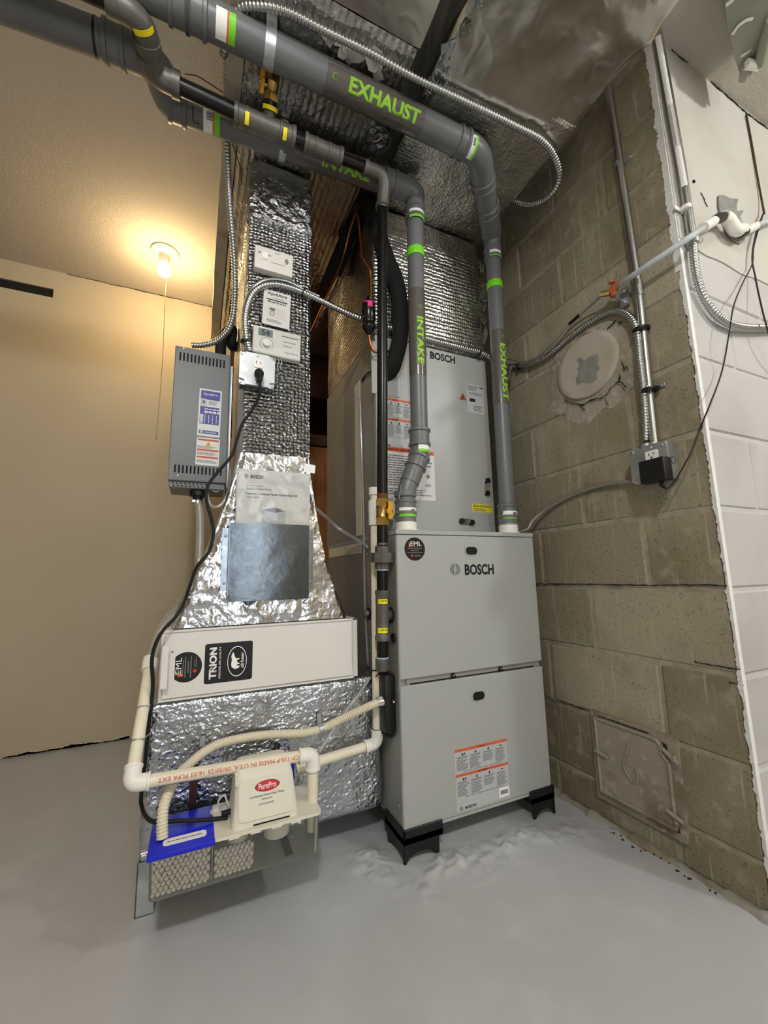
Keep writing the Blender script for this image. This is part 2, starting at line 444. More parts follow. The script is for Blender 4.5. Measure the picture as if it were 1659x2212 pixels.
# ================================================================== SETTING
def floor():
    x0, x1, y0, y1, st = -2.6, 2.2, -3.2, YB+.6, .03
    # pad edge: raised, broken paint-over concrete round the furnace
    edge = [PZ(*p, 0) for p in ((770, 1790), (800, 1850), (845, 1900), (905, 1925), (935, 1895), (1000, 1862), (1080, 1832), (1150, 1810), (1260, 1792), (1330, 1790))]
    def height(p):
        d = min(((p-e).length for e in spl)); pr = 0
        inside = .5
        h = .0012*nz(p, 5, 1)+.0006*nz(p, 14, 2)
        if d < .09:
            k = math.exp(-(d/(.052+.03*nz(p, 7, 8)))**2)*min(1, max(0, .55+1.1*nz(p, 9, 12)))
            h += k*(.004+.022*max(0, nz(p, 26, 3)+.05)+.014*abs(nz(p, 55, 4))+.006*nz(p, 100, 5))
        return h
    spl = [V((e.x, e.y, 0)) for e in spline(edge, 4)]
    bm = B()
    def patch(ax0, ax1, ay0, ay1, s, fn):
        nx, ny = int(round((ax1-ax0)/s)), int(round((ay1-ay0)/s))
        g = [[bm.verts.new((ax0+(ax1-ax0)*i/nx, ay0+(ay1-ay0)*j/ny, fn(V((ax0+(ax1-ax0)*i/nx, ay0+(ay1-ay0)*j/ny, 0))))) for j in range(ny+1)] for i in range(nx+1)]
        for i in range(nx):
            for j in range(ny): bm.faces.new((g[i][j], g[i+1][j], g[i+1][j+1], g[i][j+1]))
    fx0, fx1, fy0, fy1 = -.4, .66, -.42, .2
    def hh(p):
        # fade to zero at the fine patch border so the two grids meet
        b = min(p.x-fx0, fx1-p.x, p.y-fy0, fy1-p.y)
        return height(p)*max(0, min(1, b/.05))
    patch(fx0, fx1, fy0, fy1, .0065, hh)
    flat = lambda p: 0.0
    patch(x0, fx0, y0, y1, .2, flat); patch(fx1, x1, y0, y1, .2, flat)
    patch(fx0, fx1, y0, fy0, .2, flat); patch(fx0, fx1, fy1, y1, .2, flat)
    for f in bm.faces: 
        if f.normal.z < 0: f.normal_flip()
    o = struct(obj('floor', bm, 'floor_paint', ang=180), 'grey painted concrete floor with a rough ridge before the furnace', 'floor')
    bm = B()
    rr = random.Random(5)
    for k in range(20):                     # loose black flecks along the chimney foot
        t = rr.random(); p = PZ(1320+t*230, 1790+t*130+rr.random()*14, .0)
        lathe(bm, [(.002+.005*rr.random()*rr.random(), 0), (.0015, .003)], p, (rr.random()-.5, rr.random()-.5, 3), 6)
    f = obj('debris', bm, 'crack'); tag(f, 'dark flecks of grit lying along the foot of the block chimney', 'debris'); f['kind'] = 'stuff'
floor()

def ceiling():
    bm = B(); box(bm, (-2.6, -3.2, ZC), (2.2, YB+.6, ZC+.08))
    struct(obj('ceiling', bm, 'ceiling_texture', smooth=False), 'beige textured plaster ceiling', 'ceiling')
ceiling()

def walls():
    # back wall: beige left part, opening behind the return duct
    bm = B()
    # slot
    s0 = PY(0, 598, YB); s1 = PY(115, 625, YB); sz1 = PY(116, 626, YB).z; sz0 = PY(112, 643, YB).z
    zl, zh = 2.265, 2.325
    sx = PY(115, 634, YB).x
    zh = PY(114, 624, YB).z; zl = PY(114, 643, YB).z
    T = .1
    box(bm, (-2.6, YB, 0), (-.42, YB+T, zl)); box(bm, (-2.6, YB, zh), (-.42, YB+T, ZC)); box(bm, (sx, YB, zl), (-.42, YB+T, zh))
    wb = struct(obj('wall_back', bm, 'beige_wall', smooth=False), 'beige plastered back wall with a dark slot near the ceiling', 'wall')
    bm = B(); box(bm, (-2.6, YB+.010, zl-.001), (sx+.001, YB+T-.004, zh+.001)); obj('slot_dark_fill', bm, 'dark_gap', wb, smooth=False)  # near-black block stands in for the unlit depth of the slot
    # torn line where plaster meets floor, and ceiling joint crack
    bm = B(); pts = [PY(x, y, YB) for x, y in ((0, 1640), (60, 1633), (120, 1622), (170, 1606), (230, 1601), (290, 1590))]
    pts = [V((p.x, YB-.002, max(.003, p.z))) for p in spline(pts, 6)]
    tube(bm, [p+V((0, 0, .004*nz(p, 40))) for p in pts], .0035, 6); obj('floor_joint_crack', bm, 'crack', wb)
    bm = B(); pts = [V((x, YB-.001, ZC-.003+.003*nz((x, 0, 0), 12))) for x in np.linspace(-1.25, -.52, 50)]
    tube(bm, pts, [.0012+.0018*abs(nz(p, 9, 4)) for p in pts], 6); obj('ceiling_joint_crack', bm, 'crack', wb)
    bm = B()
    for i in range(26):      # chipped plaster lumps at the foot
        t = i/25; p = PY(10+t*270, 1636-t*42, YB); h = .012+.02*abs(nz(p, 14, 5))
        obox(bm, M.Translation((p.x, YB-.004, h*.55)) @ M.Rotation(.3*nz(p, 30), 4, 'Y'), (.05, .012, h), .004, 1)
    obj('loose_plaster', bm, 'beige_wall', wb)
    # room beyond the opening
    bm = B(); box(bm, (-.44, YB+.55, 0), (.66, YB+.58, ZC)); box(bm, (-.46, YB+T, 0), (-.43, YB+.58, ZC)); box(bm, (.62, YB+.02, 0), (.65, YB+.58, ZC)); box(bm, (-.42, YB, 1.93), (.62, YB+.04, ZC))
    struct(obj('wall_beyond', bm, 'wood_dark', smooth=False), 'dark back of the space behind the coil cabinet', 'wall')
    # left, front, right walls of the room (outside the frame)
    for n, lo, hi in (('wall_left', (-2.7, -3.2, 0), (-2.6, YB+.1, ZC)), ('wall_front', (-2.6, -3.3, 0), (2.2, -3.2, ZC)), ('wall_right', (2.2, -3.2, 0), (2.3, YC+.1, ZC))):
        bm = B(); box(bm, lo, hi); struct(obj(n, bm, 'beige_wall', smooth=False), {'wall_left': 'beige wall to the left', 'wall_front': 'beige wall behind the viewer', 'wall_right': 'beige wall beyond the chimney'}[n], 'wall')
    # brown door standing in the opening
    d = thing('door_1', None, None, (-.1, YB+.03, 0)); del d['label'], d['category']; struct(d, 'brown wooden door seen between duct and coil cabinet', 'door')
    bm = B(); box(bm, (-.40, YB+.02, 0.0), (.45, YB+.055, 1.60), .002, 1); obj('panel', bm, 'wood_brown', d, smooth=False)
    bm = B(); box(bm, (-.40, YB-.01, 1.60), (.45, YB+.06, 1.67), .003, 1); obj('head_rail', bm, 'wood_dark', d, smooth=False)
walls()

COURSE = [.0, .102] + [.306+.206*k for k in range(11)]
def chimney():
    bm = B(); box(bm, (XW+.004, YC+.008, 0), (1.9, 1.9, ZC))
    core = struct(obj('wall_chimney', bm, 'mortar', smooth=False), 'concrete block chimney with a bare left side and a white painted front', 'wall')
    tpl = {}
    def block(L, h, m):
        k = (round(L, 3), round(h, 3), m)
        if k not in tpl:
            b = B(); box(b, (-L/2, 0, -h/2), (L/2, .06, h/2), .005, 1)
            me = bpy.data.meshes.new('concrete_block'); b.to_mesh(me); b.free(); me.materials.append(MATS[m]); tpl[k] = me
        return tpl[k]
    def put(L, h, m, c, rz, out):
        o = bpy.data.objects.new('concrete_block', block(L, h, m)); COL.objects.link(o)
        o.location = c; o.rotation_euler = (rnd.uniform(-.006, .006), rnd.uniform(-.003, .003), rz+rnd.uniform(-.004, .004))
        o.parent = core; o.matrix_parent_inverse = M.Translation(-WL_[core])
    g = .012
    zs = COURSE
    for i in range(len(zs)-1):
        z0, z1 = zs[i]+(g/2 if i else 0), zs[i+1]-g/2
        if z0 > ZC-.03: continue
        z1 = min(z1, ZC)
        odd = i % 2 == 0
        js = [YC] + [y for y in ([-.324+.4*k for k in range(6)] if odd else [-.124+.4*k for k in range(6)])]
        js = [y for y in js if y < 1.45]
        for a, b in zip(js, js[1:]):
            dy = rnd.uniform(-.0015, .0015)
            m = rnd.choice(['block', 'block', 'block_pale', 'block_dark'])
            put(b-a-g, z1-z0, m, (XW+dy, (a+b)/2+(0 if a > YC else g*.2), (z0+z1)/2), -math.pi/2, 0)
    # painted front, courses show below the parged top
    for i in range(len(zs)-1):
        z0, z1 = zs[i]+(g/2 if i else 0), zs[i+1]-g/2
        if z0 > 1.70: continue
        odd = i % 2 == 0
        js = [XW+.004] + [XW+(.394 if odd else .197)+.4*k for k in range(4)]
        for a, b in zip(js, js[1:]):
            if a > 1.85: continue
            put(min(b, 1.9)-a-g*.7, z1-z0+g*.3, 'white_block', ((a+min(b, 1.9))/2, YC+rnd.uniform(-.0008, .0008), (z0+z1)/2), 0, 0)
    bm = B(); box(bm, (XW+.004, YC+.004, 0), (1.9, YC+.0095, 1.75)); obj('painted_mortar', bm, 'white_mortar', core, smooth=False)
    # parged upper skin, slightly wavy
    bm = B(); n1, n2 = 60, 40; gr = []
    for i in range(n1+1):
        row = []
        for j in range(n2+1):
            x = XW+.001+(1.9-XW)*i/n1; z = 1.69+(ZC-1.69)*j/n2
            e = .006*max(0, nz((x, 0, z), 5, 2))
            if j == 0: z += .02*nz((x, 0, 0), 8, 9)
            row.append(bm.verts.new((x, YC-.004-e*.5, z)))
        gr.append(row)
    for i in range(n1):
        for j in range(n2): bm.faces.new((gr[i][j], gr[i+1][j], gr[i+1][j+1], gr[i][j+1]))
    r = bmesh.ops.extrude_face_region(bm, geom=bm.faces[:])
    for v in [q for q in r['geom'] if isinstance(q, bmesh.types.BMVert)]: v.co.y = YC+.006
    obj('parging_skin', bm, 'white_plaster', core, ang=60)
    # ragged paint edge wrapping the corner
    bm = B(); prev = None; N = 900
    for k in range(N+1):
        z = .0+ZC*k/N
        wd = .006+.004*nz((0, 0, z), 30, 3)+.0035*nz((0, 0, z), 140, 4)+.007*max(0, nz((0, 0, z), 9, 5))+(.010 if z > 1.6 else 0)
        a = bm.verts.new((XW-.0015-.001*nz((1, 0, z), 120, 2), YC+wd, z)); b = bm.verts.new((XW-.0025, YC-.0015, z)); c = bm.verts.new((XW+.012, YC-.0016, z)); d = bm.verts.new((XW+.012, YC+wd, z))
        if prev:
            for q, s in ((0, 1), (1, 2), (2, 3), (3, 0)): bm.faces.new((prev[q], prev[s], (a, b, c, d)[s], (a, b, c, d)[q]))
        prev = (a, b, c, d)
    obj('paint_edge', bm, 'paint_edge', core, ang=60)
    # cracks in the parging
    def crack(name, px, r, plane, wob=.004, par=core):
        b = B(); pts = resample(spline([plane(*p) for p in px], 6), .006)
        pts = [p+V((wob*nz(p, 60, 1), 0, wob*nz(p, 70, 2))) for p in pts]
        tube(b, pts, [r*(.4+1.0*abs(nz(p, 45, 7))) for p in pts], 6); return obj(name, b, 'crack', par)
    fp = lambda x, y: PY(x, y, YC-.006)
    crack('ceiling_crack', [(1437, 92), (1470, 125), (1510, 150), (1545, 185), (1580, 215), (1612, 243), (1659, 278)], .0026, fp)
    crack('plaster_crack', [(1612, 243), (1618, 280), (1622, 300)], .004, fp)
    crack('plaster_crack', [(1497, 390), (1500, 395)], .006, fp)
    crack('plaster_crack', [(1514, 415), (1519, 426), (1528, 447)], .0025, fp)
    # side mortar cracks
    sp = lambda x, y: PX(x, y, XW-.0015)
    for px in ([(1155, 1263), (1300, 1263), (1400, 1265), (1480, 1263), (1570, 1265)], [(1500, 1430), (1560, 1440), (1600, 1446)], [(1175, 1507), (1230, 1522), (1280, 1537)], [(1575, 1474), (1606, 1479)]):
        crack('joint_crack', px, .0022, sp, .003)
    # floor fillet of cement along the foot
    bm = B(); pts = [V((XW-.012+.006*nz((0, y, 0), 9, 3), y, -.012)) for y in np.linspace(YC-.02, 1.3, 260)]
    tube(bm, [p+V((0, 0, .006*nz(p, 14, 6))) for p in pts], [.022+.010*nz(p, 11, 8)+.005*nz(p, 40, 9) for p in pts], 10); obj('cement_fillet', bm, 'foot_cement', core)
    # pipe hole in the front with smeared grey filler
    t = PY(1578, 478, YC); bm = B()
    poly = []
    for px in ((1550, 424), (1562, 424), (1574, 430), (1592, 432), (1588, 446), (1590, 458), (1604, 456), (1596, 470), (1604, 498), (1606, 522), (1596, 528), (1580, 520), (1570, 508), (1562, 490), (1554, 466), (1550, 445)):
        p = fp(*px); poly.append((p.x, p.z))
    plate(bm, FR((0, YC-.006, 0)), poly, .004); obj('pipe_hole_filler', bm, 'plate_bare', core)
    return core
CH = chimney()

def beam():
    bm = B(); n = 40; prev = None
    for k in range(n+1):
        y = -1.6+(YB+1.6)*k/n; x0 = -.532+.003*nz((0, y, 0), 6); x1 = -.488
        r = [bm.verts.new(q) for q in ((x0, y, 2.185+.002*nz((0, y, 0), 20)), (x1, y, 2.185), (x1, y, ZC), (x0, y, ZC))]
        if prev:
            for a in range(4): bm.faces.new((prev[a], prev[(a+1) % 4], r[(a+1) % 4], r[a]))
        else: bm.faces.new(r)
        prev = r
    bm.faces.new(prev)
    struct(obj('trim_1', bm, 'beam_paint', ang=30), 'painted wooden beam along the ceiling beside the return trunk', 'beam')
beam()

# ================================================================== DUCTWORK
ZD = 2.18
def ducts():
    t = thing('return_trunk_duct', 'foil wrapped return trunk under the ceiling, running above the grey vent pipes', 'duct', (-.27, 0, ZD))
    foil_box('wrap', (-.488, -.33, ZD), (-.055, YB-.01, ZC-.005), .02, 'foil_under', t, .004, .012, 8, 1)
    foil_box('wrap_front', (-.49, -1.75, ZD-.004), (-.053, -.33, ZC-.005), .02, 'foil_dull', t, .002, .006, 6, 2, crease=.016)
    bm = B()     # torn paper backing at the seam
    rr = random.Random(3)
    for k in range(16):
        p = V((-.30+.16*rr.random(), -.29+.05*rr.random(), ZD-.006)); s = .010+.02*rr.random()
        poly = [(s*(.5+.8*rr.random())*math.cos(a), s*(.5+.8*rr.random())*math.sin(a)) for a in np.linspace(0, 6.28, 7)[:-1]]
        plate(bm, M.Translation(p) @ M.Rotation(rr.uniform(-.5, .5), 4, 'X') @ M.Rotation(rr.uniform(-.5, .5), 4, 'Y'), poly, .0008)
    obj('torn_backing', bm, 'paper', t)
    # open round collar with wires
    c = V((-.075, -.085, ZD)); bm = B(); lathe(bm, [(.044, .0), (.044, -.02), (.04, -.02), (.04, .0)], c, (0, 0, 1), 24, False); co = obj('round_collar', bm, 'galv_dark', t)
    bm = B(); lathe(bm, [(.0395, -.002), (.0395, -.006)], c, (0, 0, 1), 24); obj('collar_cap', bm, 'foil_tape', co)
    bm = B()
    tube(bm, spline([c+V(q) for q in ((.0, .0, -.008), (.01, -.01, -.03), (-.012, 0, -.045), (.004, .012, -.03), (.0, .02, -.07), (.012, .03, -.09))], 6), .0016, 6); obj('wire', bm, 'wire', co)
    bm = B(); tube(bm, spline([c+V(q) for q in ((.0, -.01, -.008), (.008, -.02, -.025), (-.006, -.012, -.04), (-.014, .004, -.028))], 6), .0016, 6); obj('wire', bm, 'hose_cream', co)

    t = thing('supply_trunk_duct', 'crumpled foil wrapped supply trunk beside the chimney, above the coil plenum', 'duct', (.25, 0, ZD))
    foil_box('wrap', (.005, -.36, ZD), (.515, YB-.05, ZC-.005), .02, 'foil_plenum', t, .005, .015, 7, 4)
    foil_box('wrap_front', (.003, -1.75, ZD-.003), (.516, -.27, ZC-.005), .014, 'foil_dull', t, .002, .02, 5, 5, crease=.035)
    bm = B(); rr = random.Random(9)
    for k in range(14):
        p = V((.012+.03*rr.random(), -.52+.28*rr.random(), ZD-.006)); s = .01+.014*rr.random()
        poly = [(s*(.4+.9*rr.random())*math.cos(a), 1.8*s*(.4+.9*rr.random())*math.sin(a)) for a in np.linspace(0, 6.28, 7)[:-1]]
        plate(bm, M.Translation(p) @ M.Rotation(rr.uniform(-.7, .7), 4, 'Y'), poly, .0008)
    obj('torn_foil', bm, 'foil_crinkle', t)

    t = thing('supply_plenum', 'foil bubble wrapped supply plenum on top of the coil cabinet', 'duct', (.25, .44, 1.63))
    foil_box('wrap', (.0, .142, 1.636), (.493, .74, ZD-.008), .016, 'foil_plenum', t, .004, .014, 9, 6)
    bm = B(); rr = random.Random(4)      # crumpled tape ends on the right corner
    for k in range(14):
        p = V((.49, .135-.01*rr.random(), 1.66+.48*rr.random())); s = .012+.012*rr.random()
        poly = [(s*(.4+.9*rr.random())*math.cos(a), 1.6*s*(.4+.9*rr.random())*math.sin(a)) for a in np.linspace(0, 6.28, 7)[:-1]]
        plate(bm, FR(p) @ M.Rotation(rr.uniform(-.8, .8), 4, 'Y') @ M.Rotation(rr.uniform(-.6, .6), 4, 'X'), poly, .0008)
    obj('tape_end', bm, 'foil_crinkle', t)

    # return drop with flared boot
    t = thing('return_drop_duct', 'foil bubble wrapped return drop with a flared boot above the white filter cabinet', 'duct', (-.34, .39, .645))
    foil_box('drop_wrap', (-.440, .14, 1.13), (-.232, .65, ZD-.008), .014, 'foil_bubble', t, .003, .010, 9, 7)
    foil_box('top_tape', (-.445, .134, PY(600, 486, .134).z), (-.228, .656, ZD-.008), .014, 'foil_tape', t, .006, .016, 11, 8)
    # boot loft
    L = [(.645, -.602, -.118), (.70, -.592, -.139), (.76, -.568, -.162), (.84, -.531, -.183), (.92, -.503, -.200), (1.0, -.478, -.214), (1.08, -.459, -.226), (1.14, -.446, -.231)]
    bm = B(); rings = []
    def interp(z):
        for a, b in zip(L, L[1:]):
            if z <= b[0]: k = (z-a[0])/(b[0]-a[0]); return a[1]+(b[1]-a[1])*k, a[2]+(b[2]-a[2])*k
        return L[-1][1:]
    nzr = 34
    for i in range(nzr+1):
        z = .645+(1.145-.645)*i/nzr; xa, xb = interp(z); ya = .122+.016*(i/nzr); yb = .66; ring = []
        rect = []
        nx, ny = 30, 24
        for k in range(nx): rect.append(((xa+(xb-xa)*k/nx, ya), (0, -1)))
        for k in range(ny): rect.append(((xb, ya+(yb-ya)*k/ny), (1, 0)))
        for k in range(nx): rect.append(((xb+(xa-xb)*k/nx, yb), (0, 1)))
        for k in range(ny): rect.append(((xa, yb+(ya-yb)*k/ny), (-1, 0)))
        for (x, y), nn in rect:
            e = .003*nz((x, y, z), 9, 11)+.002*nz((x, y, z), 26, 12)+.0012*nz((x, y, z), 60, 13)
            q = V((x, y, z)); cx = min(x-xa, xb-x); cyy = min(y-ya, yb-y)
            if cx < .012 and cyy < .012: q += V((.004 if x-xa < .012 else -.004, .004 if y-ya < .012 else -.004, 0))
            ring.append(bm.verts.new(q+V((nn[0]*e, nn[1]*e, 0))))
        rings.append(ring)
    n = len(rings[0])
    for a, b in zip(rings, rings[1:]):
        for k in range(n): bm.faces.new((a[k], a[(k+1) % n], b[(k+1) % n], b[k]))
    bm.faces.new(rings[0][::-1]); bm.faces.new(rings[-1])
    obj('boot', bm, 'foil_crinkle', t, ang=60)
    # tape flanges at the seam
    for i, (px, py) in enumerate(((535, 478), (560, 482), (578, 490), (590, 486), (605, 494), (612, 492), (625, 500))):
        p = PY(px, py, .132); bm = B(); plate(bm, FR(p) @ M.Rotation(.5*math.sin(i*2.1), 4, 'Z'), [(-.003, -.011), (.004, -.009), (.003, .010), (-.004, .009)], .001); obj('tape_tab', bm, 'foil_crinkle', t)

    # low return box
    t = thing('return_box', 'low foil wrapped return box on a metal leg, left of the furnace', 'duct', (-.33, .4, .09))
    foil_box('wrap', (-.645, .118, .09), (-.010, .70, .466), .013, 'foil_bubble_low', t, .004, .012, 8, 14)
    q0 = PY(297, 1984, .114)
    bm = B()
    box(bm, (-.645, .112, .0), (-.642, .15, .115)); box(bm, (-.645, .112, .0), (-.606, .1145, .115)); box(bm, (-.645, .112, .0), (-.606, .15, .0025))
    obj('leg', bm, 'galv', t, smooth=False)
    bm = B(); box(bm, (-.07, .5, 0), (-.03, .54, .1)); obj('leg', bm, 'galv_dark', t, smooth=False)
    bm = B(); box(bm, (-.64, .62, 0), (-.60, .66, .1)); obj('leg', bm, 'galv_dark', t, smooth=False)
ducts()

# ================================================================== FURNACE
ZT = .908
FW = .537
def decal_circle(px, r, y, parent, rot=0):
    pass
def emblem(mx, r, parent):
    """ring mark with an H shaped armature"""
    bm = B(); ring2d(bm, mx, r*.93, r, .0004, 36); ring2d(bm, mx, r*.70, r*.77, .0004, 36)
    for s in (-1, 1):
        plate(bm, mx, [(s*r*.30, -r*.62), (s*r*.37, -r*.62), (s*r*.37, r*.62), (s*r*.30, r*.62)], .0004)
        plate(bm, mx, [(s*r*.58, -r*.40), (s*r*.65, -r*.40), (s*r*.65, r*.40), (s*r*.58, r*.40)], .0004)
        plate(bm, mx, [(-r*.36, s*r*.25-.03*r), (r*.36, s*r*.25-.03*r), (r*.36, s*r*.25+.03*r), (-r*.36, s*r*.25+.03*r)], .0004)
        plate(bm, mx, [(s*r*.30, r*.60), (s*r*.62, r*.36), (s*r*.66, r*.42), (s*r*.36, r*.66)], .0004)
        plate(bm, mx, [(s*r*.30, -r*.60), (s*r*.62, -r*.36), (s*r*.66, -r*.42), (s*r*.36, -r*.66)], .0004)
    return obj('emblem', bm, 'ink', parent, smooth=False)
def slot_handle(c, w, h, y, parent):
    mx = FR((c.x, y, c.z)); bm = B()
    o1, o2 = rrect(w, h, h/2-.0001, 8), rrect(w*.86, h*.80, h*.40-.0001, 8); th = .002
    a = [[bm.verts.new(mx @ V((x, yy, z))) for x, yy in p] for p, z in ((o1, 0), (o1, th), (o2, th), (o2, -.006))]
    n = len(o1)
    for p, q in zip(a, a[1:]):
        for k in range(n): bm.faces.new((p[k], p[(k+1) % n], q[(k+1) % n], q[k]))
    rim = obj('handle_rim', bm, 'cabinet_grey', parent)
    bm = B(); plate(bm, mx, o2, .0012); obj('handle_recess', bm, 'dark_gap', rim, smooth=False)
def round_sticker(mx, r, parent, rot=0):
    m2 = mx @ M.Rotation(rot, 4, 'Z')
    bm = B(); plate(bm, m2, circ(r, 40), .0005); s = obj('round_sticker', bm, 'label_black', parent, smooth=False, label='round black sticker with a small flame and white serif letters')
    off = m2 @ M.Translation((0, 0, .0005))
    text('EML', off @ M.Translation((.13*r, .47*r, 0)), r*1.05, r*.36, 'label_white', s, .0)
    bm = B(); fl = [(-.62, .22), (-.56, .36), (-.60, .52), (-.50, .44), (-.46, .66), (-.40, .48), (-.36, .56), (-.36, .36), (-.42, .24), (-.52, .18)]
    plate(bm, off, [(x*r, y*r) for x, y in fl], .0004); obj('flame', bm, 'flame_orange', s, smooth=False)
    for yy, ww, hh in ((.19, 1.0, .05), (.05, 1.35, .07), (-.13, .8, .07), (-.30, 1.45, .07)):
        strips(off @ M.Translation((0, yy*r, 0)), ww*r, hh*r*1.4, 1, 'ink_soft', s, int(yy*50+20), fill=.8, ragged=0)
    bm = B(); plate(bm, off @ M.Translation((-.3*r, -.56*r, 0)), circ(.12*r, 16), .0004); obj('seal', bm, 'label_red', s, smooth=False)
    strips(off @ M.Translation((.3*r, -.58*r, 0)), .7*r, .2*r, 2, 'ink_soft', s, 5)
    return s
def warning_sheet(mx, w, h, parent, seed, brand=True):
    """grey safety sheet: orange bars, pictograms, four columns of small print, twice"""
    bm = B(); plate(bm, mx, rrect(w, h, .003), .0004); s = obj('warning_label', bm, 'label_grey', parent, smooth=False, label='grey safety label with orange bars and columns of small print')
    m = mx @ M.Translation((0, 0, .0004)); k = 0
    for top in (h*.5, h*.5-.405*h):
        bm = B(); plate(bm, m @ M.Translation((0, top-.02*h, 0)), rrect(w, .045*h, .001), .0003); br = obj('orange_bar', bm, 'label_orange', s, smooth=False)
        text('WARNING' if k == 0 else 'AVERTISSEMENT', m @ M.Translation((0, top-.02*h, .0003)), w*(.12 if k == 0 else .2), h*.022, 'ink', br, .01)
        for c in range(4):
            x = -w*.36+w*.245*c; n = (9, 9, 6, 9)[c]
            strips(m @ M.Translation((x, top-.14*h, 0)), w*.2, .03*h, 2, 'ink', s, seed+c+k*9, fill=.45, ragged=.3)
            strips(m @ M.Translation((x, top-.165*h-.0105*h*n, 0)), w*.22, .021*h*n, n, 'ink_soft', s, seed+20+c+k*9)
            b2 = B(); pc = m @ M.Translation((x, top-.088*h, 0)); r = .024*h
            if c == 1: plate(b2, pc, [(-r, -r*.8), (r, -r*.8), (0, r)], .0003)
            elif c == 3: plate(b2, pc, rrect(r*1.5, r*.9, r*.2), .0003)
            else:
                plate(b2, pc, [(-r*.5, -r), (r*.5, -r), (r*.75, -.1*r), (0, r), (-.75*r, -.1*r)], .0003)
                if c == 0: plate(b2, pc @ M.Translation((r*1.9, 0, 0)), [(-r*.5, -r), (-.1*r, -.2*r), (.1*r, -.2*r), (r*.5, -r), (r*.75, -.1*r), (0, r), (-.75*r, -.1*r)], .0003)
            obj('pictogram', b2, 'ink', s, smooth=False)
        strips(m @ M.Translation((.02*w, top-.375*h, 0)), w*.72, .02*h, 1, 'ink_soft', s, seed+40, ragged=0)
        k += 1
    if brand:
        text('BOSCH', m @ M.Translation((-.25*w, -.455*h, 0)), w*.2, h*.045, 'ink', s, .03)
        emblem(m @ M.Translation((-.42*w, -.455*h, 0)), h*.032, s)
    return s
def furnace():
    t = thing('furnace', 'grey gas furnace cabinet on black corner feet beside the block chimney', 'furnace', (FW/2, .36, 0))
    zb = .068
    bm = B(); box(bm, (0, .012, zb), (FW, .72, ZT-.002), .002, 1); cab = obj('cabinet', bm, 'cabinet_side', t, smooth=False)
    bm = B(); box(bm, (-.003, -.001, ZT-.014), (FW+.002, .722, ZT), .0015, 1); obj('top_cap', bm, 'cabinet_grey', t, smooth=False)
    zu0 = PY(867.3, 1469, 0).z; zl1 = PY(867.3, 1484, 0).z
    bm = B(); box(bm, (.0, 0, zu0), (FW, .0115, ZT-.016), .002, 2); ud = obj('upper_door', bm, 'cabinet_grey', t, smooth=False)
    bm = B(); box(bm, (.0, 0, .078), (FW, .0115, zl1), .002, 2); ld = obj('lower_door', bm, 'cabinet_grey', t, smooth=False)
    bm = B(); box(bm, (.01, .002, zb), (FW-.004, .0118, .0765), .001, 1); obj('bottom_rail', bm, 'cabinet_grey', t, smooth=False)
    # gap between the doors: rails, dark slit, two black clips
    bm = B(); box(bm, (.022, .006, zl1-.001), (.032, .0118, zu0+.001)); box(bm, (FW-.03, .006, zl1-.001), (FW-.02, .0118, zu0+.001)); box(bm, (.032, .009, zl1+.004), (FW-.03, .0118, zu0)); obj('door_rail', bm, 'cabinet_side', t, smooth=False)
    bm = B(); box(bm, (.034, .0085, zl1+.0005), (FW-.032, .0117, zl1+.0035)); obj('rail_slit', bm, 'dark_gap', t, smooth=False)
    for px, py in ((981, 1457), (1083, 1441)):
        p = PY(px, py, 0); bm = B(); plate(bm, FR((p.x, .009, (zu0+zl1)/2)), [(-.010, -.0055), (.010, -.0055), (.005, .001), (.004, .0065), (-.004, .0065), (-.005, .001)], .0075); k = obj('door_clip', bm, 'black_plastic', t, smooth=False)
        bm = B(); screw(bm, (p.x, .0015, (zu0+zl1)/2+.001), (0, -1, 0), .0022, .001); obj('screw', bm, 'chrome', k)
    slot_handle(PY(1018, 1190, 0), .053, .032, 0, ud); slot_handle(PY(1033.5, 1503, 0), .053, .032, 0, ld)
    e = PY(983, 1230, 0); emblem(FR((e.x, 0, e.z)), .0185, ud)
    a, b = PY(1004, 1231, 0), PY(1066.5, 1231, 0); zz = PY(1035, 1219, 0).z-PY(1035, 1242, 0).z
    text('BOSCH', FR(((a.x+b.x)/2, 0, PY(1035, 1230, 0).z)), b.x-a.x, zz, 'ink', ud, .035)
    c = PY(896, 1186, 0); round_sticker(FR((c.x, 0, c.z)), .0355, ud)
    q = [PY(*p, 0) for p in ((980, 1623), (1094, 1594), (1101, 1725), (988.5, 1752))]
    cx = sum(v.x for v in q)/4; w = (q[1].x+q[2].x-q[0].x-q[3].x)/2; zt = (q[0].z+q[1].z)/2; zbm = (q[2].z+q[3].z)/2
    s = warning_sheet(FR((cx, 0, (zt+zbm)/2)), w, zt-zbm, ld, 3)
    p = PY(1089, 1710, 0); bm = B(); plate(bm, FR((p.x, -.0006, p.z)), rrect(.038, .026, .001), .0004); bl = obj('barcode_label', bm, 'label_white', ld, smooth=False)
    bm = B(); x = -.014
    r = random.Random(2)
    while x < .014:
        ww = .0005+.001*r.random(); plate(bm, FR((p.x, -.001, p.z)), [(x, -.006), (x+ww, -.006), (x+ww, .006), (x, .006)], .0002); x += ww+.0007
    obj('barcode', bm, 'ink', bl, smooth=False)
    # side details
    for px, py in ((793, 1197), (795, 1299), (798, 1406), (851, 1351), (850, 1405), (858, 1487), (863, 1740)):
        bm = B(); screw(bm, PX(px, py, 0), (-1, 0, 0)); obj('screw', bm, 'galv', t)
    bm = B(); box(bm, (-.0014, .30, ZT-.055), (.001, .71, ZT-.001), .0006, 1); obj('joint_tape', bm, 'pvc', t, smooth=False)
